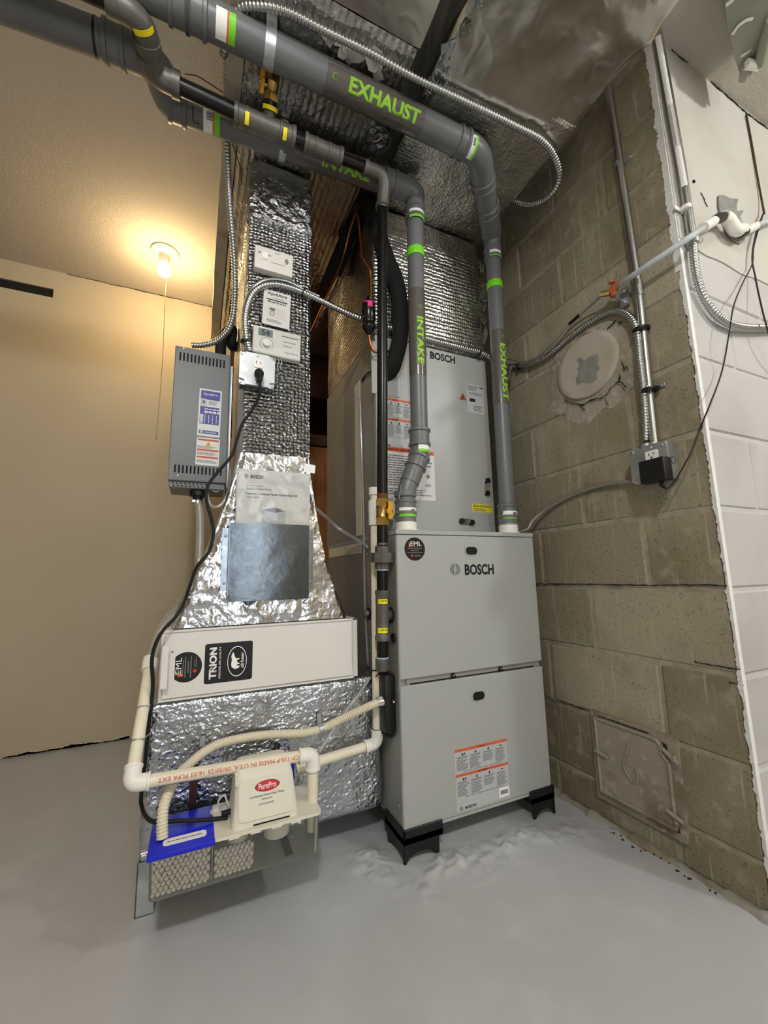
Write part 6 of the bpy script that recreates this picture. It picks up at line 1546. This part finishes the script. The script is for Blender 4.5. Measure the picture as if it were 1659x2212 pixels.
    for px, py, lab in ((445, 1622, 'steel conduit strap on the corrugated hose above the cream front pipe'), (695, 1574, 'steel conduit strap on the corrugated hose midway along the foil box')):
        p = PY(px, py, .096); bm = B(); ax = V((1, -.0, .45 if px < 500 else .2)); lathe(bm, [(.0115, -.007), (.0132, -.007), (.0132, .007), (.0115, .007)], p, ax, 18); u = V((-ax.z, 0, ax.x)).normalized()
        obox(bm, M.Translation(p+u*.022+V((0, .012, 0))), (.013, .003, .026), .001, 1); o = obj('hose_strap', bm, 'galv'); tag(o, lab, 'strap')
    # clear tubes hanging beside the drain pipe and across the coil side
    pts = [PY(800, 1462, .10), PY(775, 1500, .104), PY(740, 1545, .104), PY(705, 1600, .10), PY(690, 1625, .098)]
    bm = B(); tube(bm, spline(pts, 8), .0045, 10); o = obj('clear_tube', bm, 'hose_film', ang=180); tag(o, 'thin clear tube slanting over the foil return box from the drain pipe', 'tube')
    pts = [PX(778, 860, -.01), PX(782, 1000, -.01), PX(786, 1150, -.01), PX(788, 1300, -.01), PX(795, 1440, -.01)]
    bm = B(); tube(bm, spline(pts, 8), .0042, 10); o = obj('clear_tube', bm, 'hose_film', ang=180); tag(o, 'clear tube hanging straight down the left side of coil cabinet and furnace', 'tube')
    pts = [V((-.20, .30, 1.03)), PX(690, 1105, -.15), PX(730, 1140, -.07), PX(770, 1165, -.02), PX(795, 1182, -.006)]
    bm = B(); tube(bm, spline(pts, 8), .0055, 10); o = obj('clear_tube', bm, 'hose_film', ang=180); tag(o, 'clear tube from behind the duct boot to the furnace side', 'tube')
pvc()

# ================================================================== REFRIGERANT LINES
def refrigerant():
    y = .085
    # thick insulated suction line looping behind the gas pipe
    pts = [V((-.05, .45, 2.09)), PY(780, 446, .22), PY(800, 452, .17), PY(815, 500, .13), PY(836, 560, .11), PY(856, 610, .105), PY(866, 670, .105), PY(864, 730, .105), PY(852, 780, .11), PY(843, 800, .13), V((.035, .150, PY(840, 812, .14).z))]
    bm = B(); tube(bm, spline(pts, 10), .0290, 16); o = obj('suction_line', bm, 'foam_black'); tag(o, 'thick black foam insulated refrigerant line looping behind the gas pipe', 'pipe')
    t = thing('liquid_line', 'thin copper refrigerant line with a black filter drier behind the gas pipe', 'pipe', PY(800, 735, .1))
    d0, d1 = PY(797, 705, .10), PY(797, 645, .10)
    pts = [V((-.08, .75, 1.98)), PY(732, 580, .38), PY(755, 500, .26), PY(768, 463, .20), PY(774, 470, .17), PY(778, 510, .14), PY(781, 548, .12), PY(784, 560, .115), PY(798, 580, .10), PY(801, 600, .10), PY(801, 640, .10), d1]
    bm = B(); tube(bm, spline(pts, 8), .0048, 10); obj('upper_line', bm, 'copper', t)
    bm = B(); lathe(bm, [(.005, 0), (.007, .004), (.019, .022), (.0225, .028), (.0225, .036), (.021, .038), (.021, .052), (.0225, .054), (.0225, .112), (.0215, .118), (.008, .132), (.006, .145), (.0052, .15)], PY(797, 718, .10)+V((0, 0, -.012)), (0, 0, 1), 24); dr = obj('filter_drier', bm, 'drier_black', t)
    c = PY(797, 664, .10); bm = B(); arc_patch(bm, V((c.x, c.y, c.z)), (0, 0, 1), V((-.2, -1, 0)), .0226, .022, -.4, 1.0); obj('pink_label', bm, 'pink_label', dr)
    pts = [PY(797, 725, .10), PY(801, 745, .10), PY(810, 760, .105), PY(835, 758, .115), PY(850, 772, .12), PY(848, 790, .125), PY(838, 806, .137)]
    bm = B(); tube(bm, spline(pts, 8), .0048, 10); obj('lower_line', bm, 'copper', t)
    bm = B(); lathe(bm, [(.012, 0), (.012, .004), (.006, .010), (.0055, .02)], PY(838, 808, .138), (.1, -1, .3), 12); obj('flare_nut', bm, 'copper', t)
    # black strap of the gas pipe to the cabinet
    pts = [PX(806, 800, -.002), PX(795, 806, -.006), PX(786, 815, -.004), PX(782, 825, -.002)]
    bm = B(); tube(bm, spline(pts, 6), .003, 6); o = obj('tie_wrap', bm, 'black_plastic'); tag(o, 'black tie from the coil cabinet side to the clear tube', 'cable tie')
    # dark void filler behind: joist added to darken the gap between the ducts
    bm = B(); box(bm, (-.05, .2, ZD+.02), (.0, YB-.02, ZC-.004)); struct(obj('trim_2', bm, 'plenum_wood', smooth=False), 'dark joist added to fill the black gap between the two trunks', 'joist')
refrigerant()

# ================================================================== CHIMNEY SIDE FITTINGS
def thimble():
    c = PX(1272, 792, XW)
    rx, rz = (PX(1207, 800, XW).y-PX(1341, 765, XW).y)/2, (PX(1290, 712, XW).z-PX(1250, 870, XW).z)/2
    t = thing('flue_cover', 'round plastered flue cover with a bare grey centre on the block chimney', 'flue cover', (XW, c.y, c.z-.2))
    m = SD((XW, c.y, c.z))
    # irregular parging mound
    bm = B(); N, K = 120, 16; rings = []
    outl = []
    for k in range(N):
        a = 2*math.pi*k/N; R0 = .176+.03*nz((math.cos(a)*2, math.sin(a)*2, 0), 1.1, 3)+.018*nz((math.cos(a)*5, math.sin(a)*5, 0), 1.3, 4)+.008*nz((math.cos(a)*14, math.sin(a)*14, 0), 1.3, 6)
        if math.sin(a) < -.4: R0 += .02
        outl.append(R0)
    for j in range(K+1):
        u = j/K; ring = []
        for k in range(N):
            a = 2*math.pi*k/N; R = .10+(outl[k]-.10)*u; h = .0095*(1-u)**1.5+.0012+.002*nz((R*math.cos(a)*40, R*math.sin(a)*40, 0), 1, 5)*(1-u)
            ring.append(bm.verts.new(m @ V((R*math.cos(a), R*math.sin(a)*.95, h if j < K else -.002))))
        rings.append(ring)
    for a, b in zip(rings, rings[1:]):
        for k in range(N): bm.faces.new((a[k], a[(k+1) % N], b[(k+1) % N], b[k]))
    bm.faces.new(rings[0]); obj('parging', bm, 'parging', t, ang=60)
    bm = B(); prof = [(.122, .008), (.122, .014), (.118, .017), (.10, .0165), (.09, .0155), (.0, .0155)]
    rg = []
    for r, h in prof: rg.append([bm.verts.new(m @ V((r*math.cos(2*math.pi*k/48)*rx/.122, r*math.sin(2*math.pi*k/48)*rz/.122, h))) for k in range(48)])
    for a, b in zip(rg, rg[1:]):
        for k in range(48): bm.faces.new((a[k], a[(k+1) % 48], b[(k+1) % 48], b[k]))
    pl = obj('plate', bm, 'plate_paint', t)
    bm = B(); poly = []
    for px in ((1246, 776), (1256, 772), (1262, 780), (1272, 770), (1284, 768), (1290, 764), (1294, 774), (1290, 786), (1296, 795), (1288, 806), (1290, 818), (1280, 826), (1268, 828), (1258, 826), (1246, 832), (1244, 818), (1250, 806), (1246, 798), (1252, 790)):
        p = PX(*px, XW-.016); poly.append((-(p.y-c.y), p.z-c.z))
    plate(bm, SD((XW-.0155, c.y, c.z)), poly, .0006); obj('bare_patch', bm, 'plate_bare', pl, smooth=False)
    for px, r in (([(1218, 862), (1228, 868), (1245, 872), (1258, 874), (1270, 868), (1285, 862), (1300, 860), (1312, 850), (1318, 840), (1330, 830), (1338, 818), (1338, 808)], .0028), ([(1254, 876), (1262, 886)], .0025), ([(1308, 862), (1314, 878)], .0022), ([(1335, 822), (1348, 832), (1354, 838)], .003), ([(1342, 780), (1346, 790), (1348, 800)], .002), ([(1350, 792), (1358, 796)], .003), ([(1312, 710), (1320, 702), (1330, 692)], .004), ([(1336, 700), (1342, 694)], .003), ([(1250, 728), (1262, 722), (1275, 718)], .0018)):
        pts = [PX(x, y, XW-.0105) for x, y in px]; pts = resample(spline(pts, 5), .004); bm = B(); pts = [q+V((0, .003*nz(q, 90, 2), .003*nz(q, 90, 4))) for q in pts]
        if len(pts) < 2: continue
        tube(bm, pts, [r*(.35+abs(nz(q, 60, 6))) for q in pts], 6); obj('crack', bm, 'crack', t)
thimble()

def cleanout():
    q = [PX(*p, XW) for p in ((1278, 1537), (1465, 1587), (1492, 1822), (1297, 1722))]
    y0, y1 = (q[0].y+q[3].y)/2, (q[1].y+q[2].y)/2; z1, z0 = (q[0].z+q[1].z)/2, (q[2].z+q[3].z)/2
    c = V((XW, (y0+y1)/2, (z0+z1)/2)); w, h = y0-y1, z1-z0
    t = thing('cleanout_door', 'rusty cast iron cleanout door low on the block chimney', 'cleanout door', (XW, c.y, z0))
    m = SD((XW, c.y, c.z)); bm = B()
    o1, i1 = rrect(w, h, .004, 2), rrect(w-.05, h-.045, .004, 2)
    A = [[bm.verts.new(m @ V((x, y, z))) for x, y in p] for p, z in ((o1, -.004), (o1, .010), (i1, .012), (i1, -.004))]; n = len(o1)
    for a, b in zip(A, A[1:]):
        for k in range(n): bm.faces.new((a[k], a[(k+1) % n], b[(k+1) % n], b[k]))
    obj('frame', bm, 'rust_iron', t, ang=30)
    dq = [PX(*p, XW-.016) for p in ((1287, 1553), (1443, 1602), (1462, 1790), (1302, 1708))]
    dw = (dq[0].y+dq[3].y-dq[1].y-dq[2].y)/2; dh = (dq[0].z+dq[1].z-dq[2].z-dq[3].z)/2; dc = sum(dq, V((0, 0, 0)))/4
    md = SD((XW-.010, dc.y, dc.z)); e, f = dw/2, dh/2
    poly = [(-e, -f), (e, -f), (e, f-.05), (e-.018, f-.032), (e-.018, f-.012), (e-.03, f), (-e, f)]
    bm = B(); plate(bm, md, poly, .010); d = obj('door', bm, 'rust_iron', t, smooth=False)
    bm = B()
    for a, b in zip(poly, poly[1:]+poly[:1]):
        p, r = md @ V((a[0], a[1], .011)), md @ V((b[0], b[1], .011)); tube(bm, [p, r], .0045, 8)
    obj('door_rim', bm, 'rust_iron', d)
    bm = B(); box(bm, (XW-.012, dc.y-e-.004, z0+.02), (XW-.004, dc.y+e+.006, dc.z-f+.002)); obj('lower_gap', bm, 'rust_dark', t, smooth=False)
    bm = B(); pts = [PX(1358, 1600, XW-.022), PX(1354, 1625, XW-.024), PX(1347, 1650, XW-.023), PX(1352, 1668, XW-.023), PX(1366, 1688, XW-.023), PX(1376, 1690, XW-.023), PX(1377, 1672, XW-.023), PX(1371, 1655, XW-.023)]
    tube(bm, spline(pts, 6), .0022, 8); obj('cast_hook', bm, 'rust_iron', d)
    def hinge(px, py, ax, L, nm):
        p = PX(px, py, XW-.026); bm = B(); tube(bm, [p-V(ax)*L/2, p, p+V(ax)*L/2], [.0045, .0065, .0045], 10); obj(nm, bm, 'rust_iron', t)
    hinge(1298, 1628, (0, -.9, -.15), .045, 'latch'); hinge(1448, 1634, (0, -.8, -.5), .05, 'hinge'); hinge(1456, 1638, (0, -.1, -1), .014, 'hinge_pin'); hinge(1458, 1764, (0, -.9, -.3), .045, 'hinge'); hinge(1462, 1778, (0, -.6, -.3), .016, 'hinge_pin')
    bm = B(); strips(m @ M.Translation((-.02, h/2-.010, .012)), w*.6, .006, 1, 'rust_dark', t, 4, name='cast_lettering', fill=.7, ragged=0, th=.0008); bm.free()
cleanout()

def water_line():
    yv = YC-.035
    a = PX(1333, 618, XW-.05); b = PY(1478, 521, yv); c = PY(1523, 490, yv)
    t = thing('water_tube', 'translucent plastic water tube from the orange valve to the white pipe tee', 'tube', a)
    bm = B(); tube(bm, [a, a.lerp(b, .5), b, c], .0085, 14); obj('tube', bm, 'pex', t, ang=180)
    # fittings at the wall hole
    t = thing('pipe_tee', 'white plastic push fit tee in the filler patch of the white chimney front', 'pipe fitting', PY(1580, 495, YC))
    p0, p1 = PY(1522, 488, yv), PY(1548, 478, yv); c = PY(1528, 490, yv)
    A, Bp = PY(1523, 487, yv), PY(1543, 475, yv); m1 = PY(1570, 466, yv); m2 = PY(1600, 506, yv); e0, e1 = PY(1608, 500, yv), PY(1632, 488, yv)
    bm = B(); tube(bm, [PY(1520, 492, yv), PY(1542, 478, yv)], .0135, 16); obj('collet', bm, 'pvc_white', t)
    bm = B(); tube(bm, [PY(1541, 478, yv), PY(1550, 472, yv), PY(1564, 469, yv)], [.0135, .0145, .013], 16); obj('black_ring', bm, 'black_plastic', t)
    bm = B(); tube(bm, spline([PY(1562, 468, yv), PY(1574, 475, yv), PY(1585, 492, yv), PY(1594, 498, yv), PY(1604, 496, yv)], 6), .0175, 16); lathe(bm, [(.015, 0), (.0185, 0), (.0185, .012), (.015, .012)], PY(1590, 492, yv), V((.2, -1, .1)), 18); obj('body', bm, 'pvc_white', t)
    bm = B(); tube(bm, [PY(1600, 505, yv), PY(1612, 500, yv)], .0115, 14); obj('black_ring', bm, 'black_plastic', t)
    bm = B(); tube(bm, [PY(1610, 500, yv), PY(1632, 489, yv)], .0125, 14); obj('collet', bm, 'pvc_white', t)
    bm = B(); tube(bm, [PY(1590, 490, yv), V((PY(1590, 490, YC).x, YC+.01, PY(1590, 490, YC).z))], .014, 14); obj('wall_stub', bm, 'pvc_white', t)
    bm = B(); tube(bm, [PY(1630, 490, yv), PY(1665, 474, yv), PY(1800, 410, yv)], .0085, 14); o = obj('water_tube', bm, 'pex', ang=180); tag(o, 'translucent plastic water tube leaving the white tee along the white chimney front', 'tube')
    # saddle valve on bracket
    t = thing('saddle_valve', 'rust orange shutoff valve on a small steel bracket beside the steel conduit', 'valve', PX(1327, 640, XW-.03))
    v = PX(1326, 624, XW-.05)
    p = PX(1349, 641, XW-.012); bm = B(); plate(bm, SD((XW-.010, p.y, p.z)), rrect(.030, .062, .003), .003); box(bm, (XW-.048, p.y-.003+.012, p.z-.01), (XW-.010, p.y+.012, p.z+.012)); br = obj('bracket', bm, 'galv', t, smooth=False)
    for dz in (.018, -.018):
        bm = B(); screw(bm, V((XW-.013, p.y, p.z+dz)), (-1, 0, 0), .004, .003); obj('screw', bm, 'chrome', br)
    bm = B(); tube(bm, [v+V((0, .012, -.006)), v+V((0, -.016, .008))], .012, 12)
    for s in (-1, 1): lathe(bm, [(.004, 0), (.0095, .003), (.0095, .009), (.004, .012)], v+V((-.004, 0, s*.017)), (-.3, 0, s), 12)
    tube(bm, [v+V((0, 0, -.02)), v+V((0, 0, .02))], .006, 10); obj('body', bm, 'valve_orange', t)
    w0 = PX(1300, 636, XW-.045); bm = B(); tube(bm, [v+V((0, .010, -.006)), w0], [.0095, .009], 6); obj('nut', bm, 'brass', t, smooth=False)
    e = [w0, PX(1282, 655, XW-.03), PX(1258, 675, XW-.022), PX(1232, 698, XW-.018)]
    bm = B(); tube(bm, spline(e, 6), .0042, 8); o = obj('supply_tube', bm, 'galv'); tag(o, 'thin steel supply tube from the orange valve to the black sleeve', 'tube')
    bm = B(); tube(bm, [PX(1252, 680, XW-.02), PX(1230, 700, XW-.018)], .0056, 8); obj('black_sleeve', bm, 'black_plastic', o)
    pts = [PX(1232, 698, XW-.018), PX(1200, 735, XW-.02), PX(1165, 768, XW-.02), PX(1130, 782, XW-.02), PX(1095, 778, XW-.02), V((XW-.03, .2, 1.60))]
    bm = B(); tube(bm, spline(pts, 8), .0032, 8); o = obj('supply_tube', bm, 'bx_cable'); tag(o, 'thin grey tube running above the conduit loop on the block chimney', 'tube')
water_line()

# ================================================================== CEILING LAMP AND CORNER FIXTURE
def lamp():
    p = PZ(357, 545, ZC); c = V((p.x, p.y, ZC))
    t = thing('ceiling_lamp', 'lit bare bulb in a white ceiling lampholder with a pull string', 'lamp', c)
    bm = B(); lathe(bm, [(.062, 0), (.064, -.006), (.058, -.014), (.03, -.022), (.026, -.03)], c, (0, 0, 1), 32); obj('lampholder', bm, 'porcelain', t)
    bm = B(); lathe(bm, [(.024, -.028), (.024, -.045), (.0215, -.05), (.0225, -.056), (.0195, -.062)], c, (0, 0, 1), 24); obj('socket', bm, 'porcelain', t)
    bm = B(); prof = [(.013, -.058), (.014, -.066), (.022, -.080), (.029, -.095), (.030, -.106), (.026, -.12), (.016, -.131), (.001, -.135)]
    lathe(bm, prof, c, (0, 0, 1), 24); obj('bulb', bm, 'bulb_glow', t)
    pts = [c+V((.02, -.02, -.04)), PY(357, 640, p.y), PY(352, 760, p.y), PY(345, 860, p.y), PY(337, 945, p.y)]
    bm = B(); tube(bm, spline(pts, 8), .0013, 6); s = obj('pull_string', bm, 'string', t)
    e = pts[-1]; bm = B(); tube(bm, [e, e+V((.002, 0, -.010))], .0026, 6); tube(bm, [e, e+V((-.004, 0, -.008))], .0016, 6); obj('string_knot', bm, 'string', s)
    d = bpy.data.lights.new('bulb_light', 'POINT'); d.energy = 5.5; d.color = (1.0, .70, .35); d.shadow_soft_size = .032
    o = bpy.data.objects.new('bulb_light', d); COL.objects.link(o); o.location = c+V((0, 0, -.145-.03)); o.parent = None
mat('bulb_glow', (255, 240, 200), .4, emit=((255, 226, 170), 40))
lamp()

def corner_fixture():
    # sage green plastic fitting under the ceiling in the upper right
    z = ZC-.10
    t = thing('ceiling_fitting', 'sage green ribbed plastic fitting hanging under the ceiling beside the white chimney', 'fitting', PZ(1610, 100, ZC))
    tip = PZ(1606, 186, z-.02); a = PZ(1556, -10, z); b = PZ(1585, 100, z); 
    r0 = PZ(1668, 40, z-.02); r1 = PZ(1668, -20, z-.03)
    bm = B(); lo = [PZ(1556, -40, z+.01), PZ(1572, 60, z), PZ(1588, 130, z-.005), tip, PZ(1632, 150, z-.012), PZ(1680, 60, z-.02), PZ(1700, -40, z-.02)]
    f = [bm.verts.new(p) for p in lo]; g = [bm.verts.new(V((p.x, p.y, ZC-.002))) for p in lo]; n = len(lo)
    bm.faces.new(f); bm.faces.new(g[::-1])
    for k in range(n): bm.faces.new((f[k], f[(k+1) % n], g[(k+1) % n], g[k]))
    bmesh.ops.bevel(bm, geom=bm.edges[:], offset=.005, segments=2, affect='EDGES')
    obj('shell', bm, 'sage_plastic', t)
    for px in ([(1582, 74), (1595, 56), (1612, 44), (1626, 40)], [(1568, 12), (1578, 4), (1588, -6)], [(1600, 122), (1612, 114), (1624, 104)]):
        bm = B(); tube(bm, spline([PZ(x, y, z-.010) for x, y in px], 6), .004, 8); obj('rib', bm, 'pvc_white', t)
    bm = B(); tube(bm, [PZ(1640, 140, z-.03), PZ(1652, 90, z-.03), PZ(1668, 40, z-.03)], .014, 14); obj('tube', bm, 'sage_plastic', t)
    bm = B(); tube(bm, [PZ(1612, 138, z-.03), PZ(1640, 142, z-.03)], .013, 12); obj('white_ring', bm, 'pvc_white', t)
    bm = B(); tube(bm, [PZ(1612, 138, z-.026), PZ(1606, 170, z-.022)], .012, 12); obj('tube', bm, 'sage_plastic', t)
corner_fixture()

def ceiling_wires():
    pts = [PZ(0, 24, 2.30), PZ(30, 42, 2.33), PZ(60, 52, 2.35), PZ(105, 62, 2.38), PZ(130, 64, ZC-.003)]
    bm = B(); tube(bm, spline(pts, 8), .0022, 6); o = obj('ceiling_wire', bm, 'wire'); tag(o, 'thin black wire along the ceiling by the far end of the intake pipe', 'wire')
    pts = [PZ(234, 116, 2.20), PZ(240, 132, 2.18), PZ(254, 146, 2.17), PZ(260, 136, 2.17), PZ(250, 122, 2.20)]
    bm = B(); tube(bm, spline(pts, 8), .0018, 6); o = obj('wire_loop', bm, 'wire'); tag(o, 'small loop of black wire hanging below the intake pipe', 'wire')
    pts = [PZ(400, 160, 2.33), PZ(425, 164, 2.35), PZ(455, 182, 2.37), PZ(485, 202, ZC-.004)]
    bm = B(); tube(bm, spline(pts, 8), .002, 6); o = obj('ceiling_wire', bm, 'wire_brown'); tag(o, 'thin brown wire on the ceiling between intake elbow and beam', 'wire')
    pts = [PZ(500, 300, 2.17), PZ(508, 330, 2.17), PZ(520, 365, 2.17), PZ(522, 400, 2.17)]
    bm = B(); tube(bm, spline(pts, 8), .002, 6); o = obj('beam_wire', bm, 'wire_brown'); tag(o, 'thin brown wire on the beam beside the return drop', 'wire')
    # green frog tape remnant: clip hook at the intake label
    p = PY(418, 262, .0); bm = B(); tube(bm, spline([p+V((-.005, 0, .05)), p+V((0, -.002, 0)), p+V((.012, -.002, -.006)), p+V((.014, 0, .0))], 6), .0014, 6); o = obj('wire_hook', bm, 'wire'); tag(o, 'small wire hook hanging under the intake pipe elbow', 'hook')
ceiling_wires()
